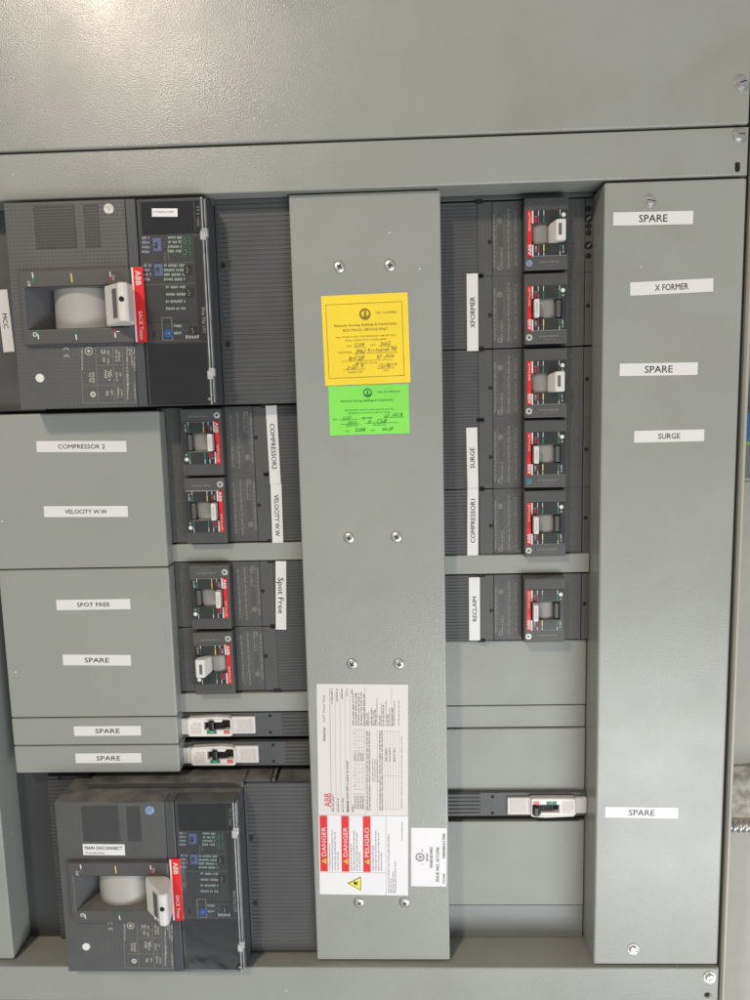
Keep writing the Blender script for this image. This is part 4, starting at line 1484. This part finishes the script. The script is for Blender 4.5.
for c0, c1, mm in ((.40, .50, 4),):
    for t0, t1 in ((.34, .40), (.42, .48), (.50, .58), (.60, .64), (.66, .72), (.74, .80), (.83, .95)):
        for a in (.40, .43, .46, .49, .515):
            b.line(A_(a), T_(t0), A_(a), T_(t1), .22, h, INKG)
        for t in (t0, t1): b.line(A_(.40), T_(t), A_(.515), T_(t), .22, h, INKG)
    for a in (.415, .445, .475, .50):
        b.small_print(A_(a), T_(.945), A_(a), T_(.84), 1.7, h, INK, rng)
        b.small_print(A_(a), T_(.575), A_(a), T_(.51), 1.7, h, INK, rng)
    for t in (.37, .45, .69, .77): b.text('A', A_(.41), T_(t), h, 2, INK, 90)
for a in (.40, .43, .46, .49, .52): b.small_print(A_(a), T_(.31), A_(a), T_(.06), 2.1, h, INK, rng)
for a in (.55, .60, .64, .69, .73, .78, .83): b.small_print(A_(a), T_(.31), A_(a), T_(.31 - rng.uniform(.08, .2)), 2.1, h, INK, rng)
for a in (.57, .62, .66, .71, .76, .80, .85, .90): b.small_print(A_(a), T_(.31), A_(a), T_(.31 - rng.uniform(.1, .22)), 1.5, h, INKG, rng)
for a in (.55, .575, .69, .715): b.small_print(A_(a), T_(.96), A_(a), T_(.34), 2.0, h, INK, rng)
for a in (.61, .635, .66): b.small_print(A_(a), T_(.74), A_(a), T_(.56), 1.5, h, INKG, rng)
b.small_print(A_(.93), T_(.94), A_(.93), T_(.38), 1.5, h, INKG, rng)
for a in (.53, .66, .82): b.line(A_(a), T_(.34 if a > .6 and a < .8 else .02), A_(a), T_(.31 if a > .7 else .99), .3, h, INKG)
for a in (.745, .775, .805, .835, .865, .90): b.line(A_(a), T_(.95), A_(a), T_(.35), .22, h, INKG)
for t in (.95, .69, .35): b.line(A_(.745), T_(t), A_(.90), T_(t), .22, h, INKG)
for a in (.76, .80, .85): b.small_print(A_(a), T_(.58), A_(a), T_(.47), 1.9, h, INK, rng)
b.build('fine_print', lb1, O)

lb2 = thing('danger_label', 'white danger label with three red DANGER and PELIGRO bars, on the centre cover', 'warning label', O)
b = MB(); b.box(x0, x1 + .3, zb, zm - .4, CH, CH + .35, PAPERC, .1); b.build('label_sheet', lb2, O)
Hd = zm - .4 - zb
T2 = lambda t: zm - .4 - t * Hd
h2 = CH + .5
for a0, word in ((.012, 'DANGER'), (.255, 'DANGER'), (.497, 'PELIGRO')):
    b = MB()
    b.quad(A_(a0), A_(a0 + .085), T2(.705), T2(.005), h2, RED)
    b.text(word, A_(a0 + .043), T2(.33), h2 + .15, 5.6, PAPERC, 90, fit=Hd * .37)
    # alert triangle
    cxx, czz = A_(a0 + .043), T2(.575)
    b.poly([(cxx - 3.4, czz), (cxx + 3.2, czz - 4), (cxx + 3.2, czz + 4)], h2 + .15, YEL)
    b.quad(cxx - 1, cxx + 2.2, czz - .5, czz + .5, h2 + .25, INK)
    b.build('danger_bar', lb2, O)
b = MB()
for a in (.10, .345, .59):
    for k, (t1) in enumerate((.35, .18, .2, .45)):
        b.small_print(A_(a + .02 + k * .031), T2(.69), A_(a + .02 + k * .031), T2(t1), 1.9, h2, INKG, rng)
b.line(A_(.0), T2(.715), A_(.755), T2(.715), .35, h2, INKG)
b.line(A_(.755), T2(.0), A_(.755), T2(1), .35, h2, INKG)
for a, t in ((.785, .22), (.81, .78), (.835, .68), (.86, .55)): b.small_print(A_(a), T2(.97), A_(a), T2(t), 2.0, h2, INKG, rng)
b.small_print(A_(.935), T2(.30), A_(.935), T2(.06), 1.8, h2, INKG, rng)
b.build('fine_print', lb2, O)
b = MB()
cxx, czz = A_(.40), T2(.855)
b.poly([(cxx - 10, czz), (cxx + 8.5, czz - 10.5), (cxx + 8.5, czz + 10.5)], h2, INK)
b.poly([(cxx - 8.0, czz), (cxx + 7.6, czz - 8.8), (cxx + 7.6, czz + 8.8)], h2 + .15, mat('warning_yellow', (.85, .78, .06), .4))
b.poly([(cxx - 2, czz + 1), (cxx + 1, czz - 3.5), (cxx + 1.6, czz - .6), (cxx + 5.5, czz - 3.5), (cxx + 3, czz + 1), (cxx + 6, czz + 3.5), (cxx + 1, czz + 2.2), (cxx - .6, czz + 3.6)], h2 + .3, INK)
b.build('shock_triangle', lb2, O)

lb1.rotation_euler = (0, R(1.15), 0)
lb2.rotation_euler = (0, R(1.15), 0)
ux0, uzt = P_(410, 828); ux1, uzb = P_(446.5, 886.5)
uc = ((ux0 + ux1) / 2, CH, uzb)
ul = thing('listing_label', 'small white listing label reading PANELBOARD, right of the danger label', 'label', uc)
b = MB(); b.box(ux0, ux1, uzb, uzt, CH, CH + .3, PAPERC, .1); b.build('label_sheet', ul, uc)
b = MB()
UW, UH = ux1 - ux0, uzt - uzb
ua = lambda a: ux0 + a * UW
ut = lambda t: uzt - t * UH
b.disc(ua(.25), ut(.5), 6.0, h, INK, 26, 4.8)
b.text('UL', ua(.25), ut(.5), h, 5.0, INK, 60, weight=.05, fit=6.6)
b.text('c', ua(.30), ut(.62), h, 2.8, INK, 90); b.text('us', ua(.30), ut(.385), h, 2.8, INK, 90)
b.text('LISTED', ua(.45), ut(.50), h, 2.8, INK, 90, fit=12, weight=.06)
b.text('PANELBOARD', ua(.565), ut(.50), h, 3.6, INK, 90, fit=30, weight=.06)
b.text('ISSUE NO. 0173396', ua(.745), ut(.62), h, 4.2, INK, 90, fit=50, weight=.06)
b.text('12166', ua(.92), ut(.86), h, 3.6, INK, 90, fit=14, weight=.06)
b.text('E00048AA17005', ua(.92), ut(.30), h, 3.6, INK, 90, fit=36, weight=.06)
b.build('lettering', ul, uc)
ul.rotation_euler = (0, R(1.0), 0)

# ------------------------------------------------------------------ what stands right of the cabinet
b = MB()
b.box(400, 1500, -1100, 900, -190, -150, WALL)
tag(b.build('wall', origin=(800, -150, -1100)), 'tan painted wall with peeling paint right of the cabinet', 'wall', kind='structure')
cz_ = at(742, 826, -60)[1]
o = thing('flexible_conduit', 'ribbed metal flexible conduit running off right of the cabinet', 'conduit', (430, -60, cz_))
b = MB()
n = 16
rings = []
k = 0
for i in range(0, 121):
    x = 429.5 + i * 1.35
    ph = i % 6
    r = (5.6, 7.6, 8.4, 8.4, 7.4, 5.6)[ph]
    rings.append([b.bm.verts.new((x + .25 * r * math.sin(2 * math.pi * j / n), 60 + r * math.cos(2 * math.pi * j / n), cz_ + r * math.sin(2 * math.pi * j / n) - (i / 120) ** 2 * 6)) for j in range(n)])
for r0, r1 in zip(rings, rings[1:]):
    for j in range(n):
        b.bm.faces.new((r0[j], r0[(j + 1) % n], r1[(j + 1) % n], r1[j]))
b._tag(0, STEEL, True)
b.build('armour', o, (430, -60, cz_))
# small blue, green and grey device on the wall
xd, zd1 = at(739.5, 410, -60); zd0 = at(739.5, 483, -60)[1]
o = thing('wall_device', 'grey device with a blue face and green stripe at the right edge', 'device', (xd + 30, -70, zd0))
b = MB(); b.box(xd, xd + 90, zd0, zd1, -148, -60, DEVG, 6, 4); b.build('housing', o, (xd + 30, -70, zd0))
b = MB(); zmid = at(739.5, 441, -60)[1]; b.box(xd + 3, xd + 87, zmid, zd1 - 4, -62, -59, DEVB, .8); b.build('blue_face', o, (xd + 30, -70, zd0))
b = MB(); b.box(xd + 1, xd + 88, zmid - 5, zmid - .5, -62, -58.8, DEVGR, .6); b.build('green_stripe', o, (xd + 30, -70, zd0))
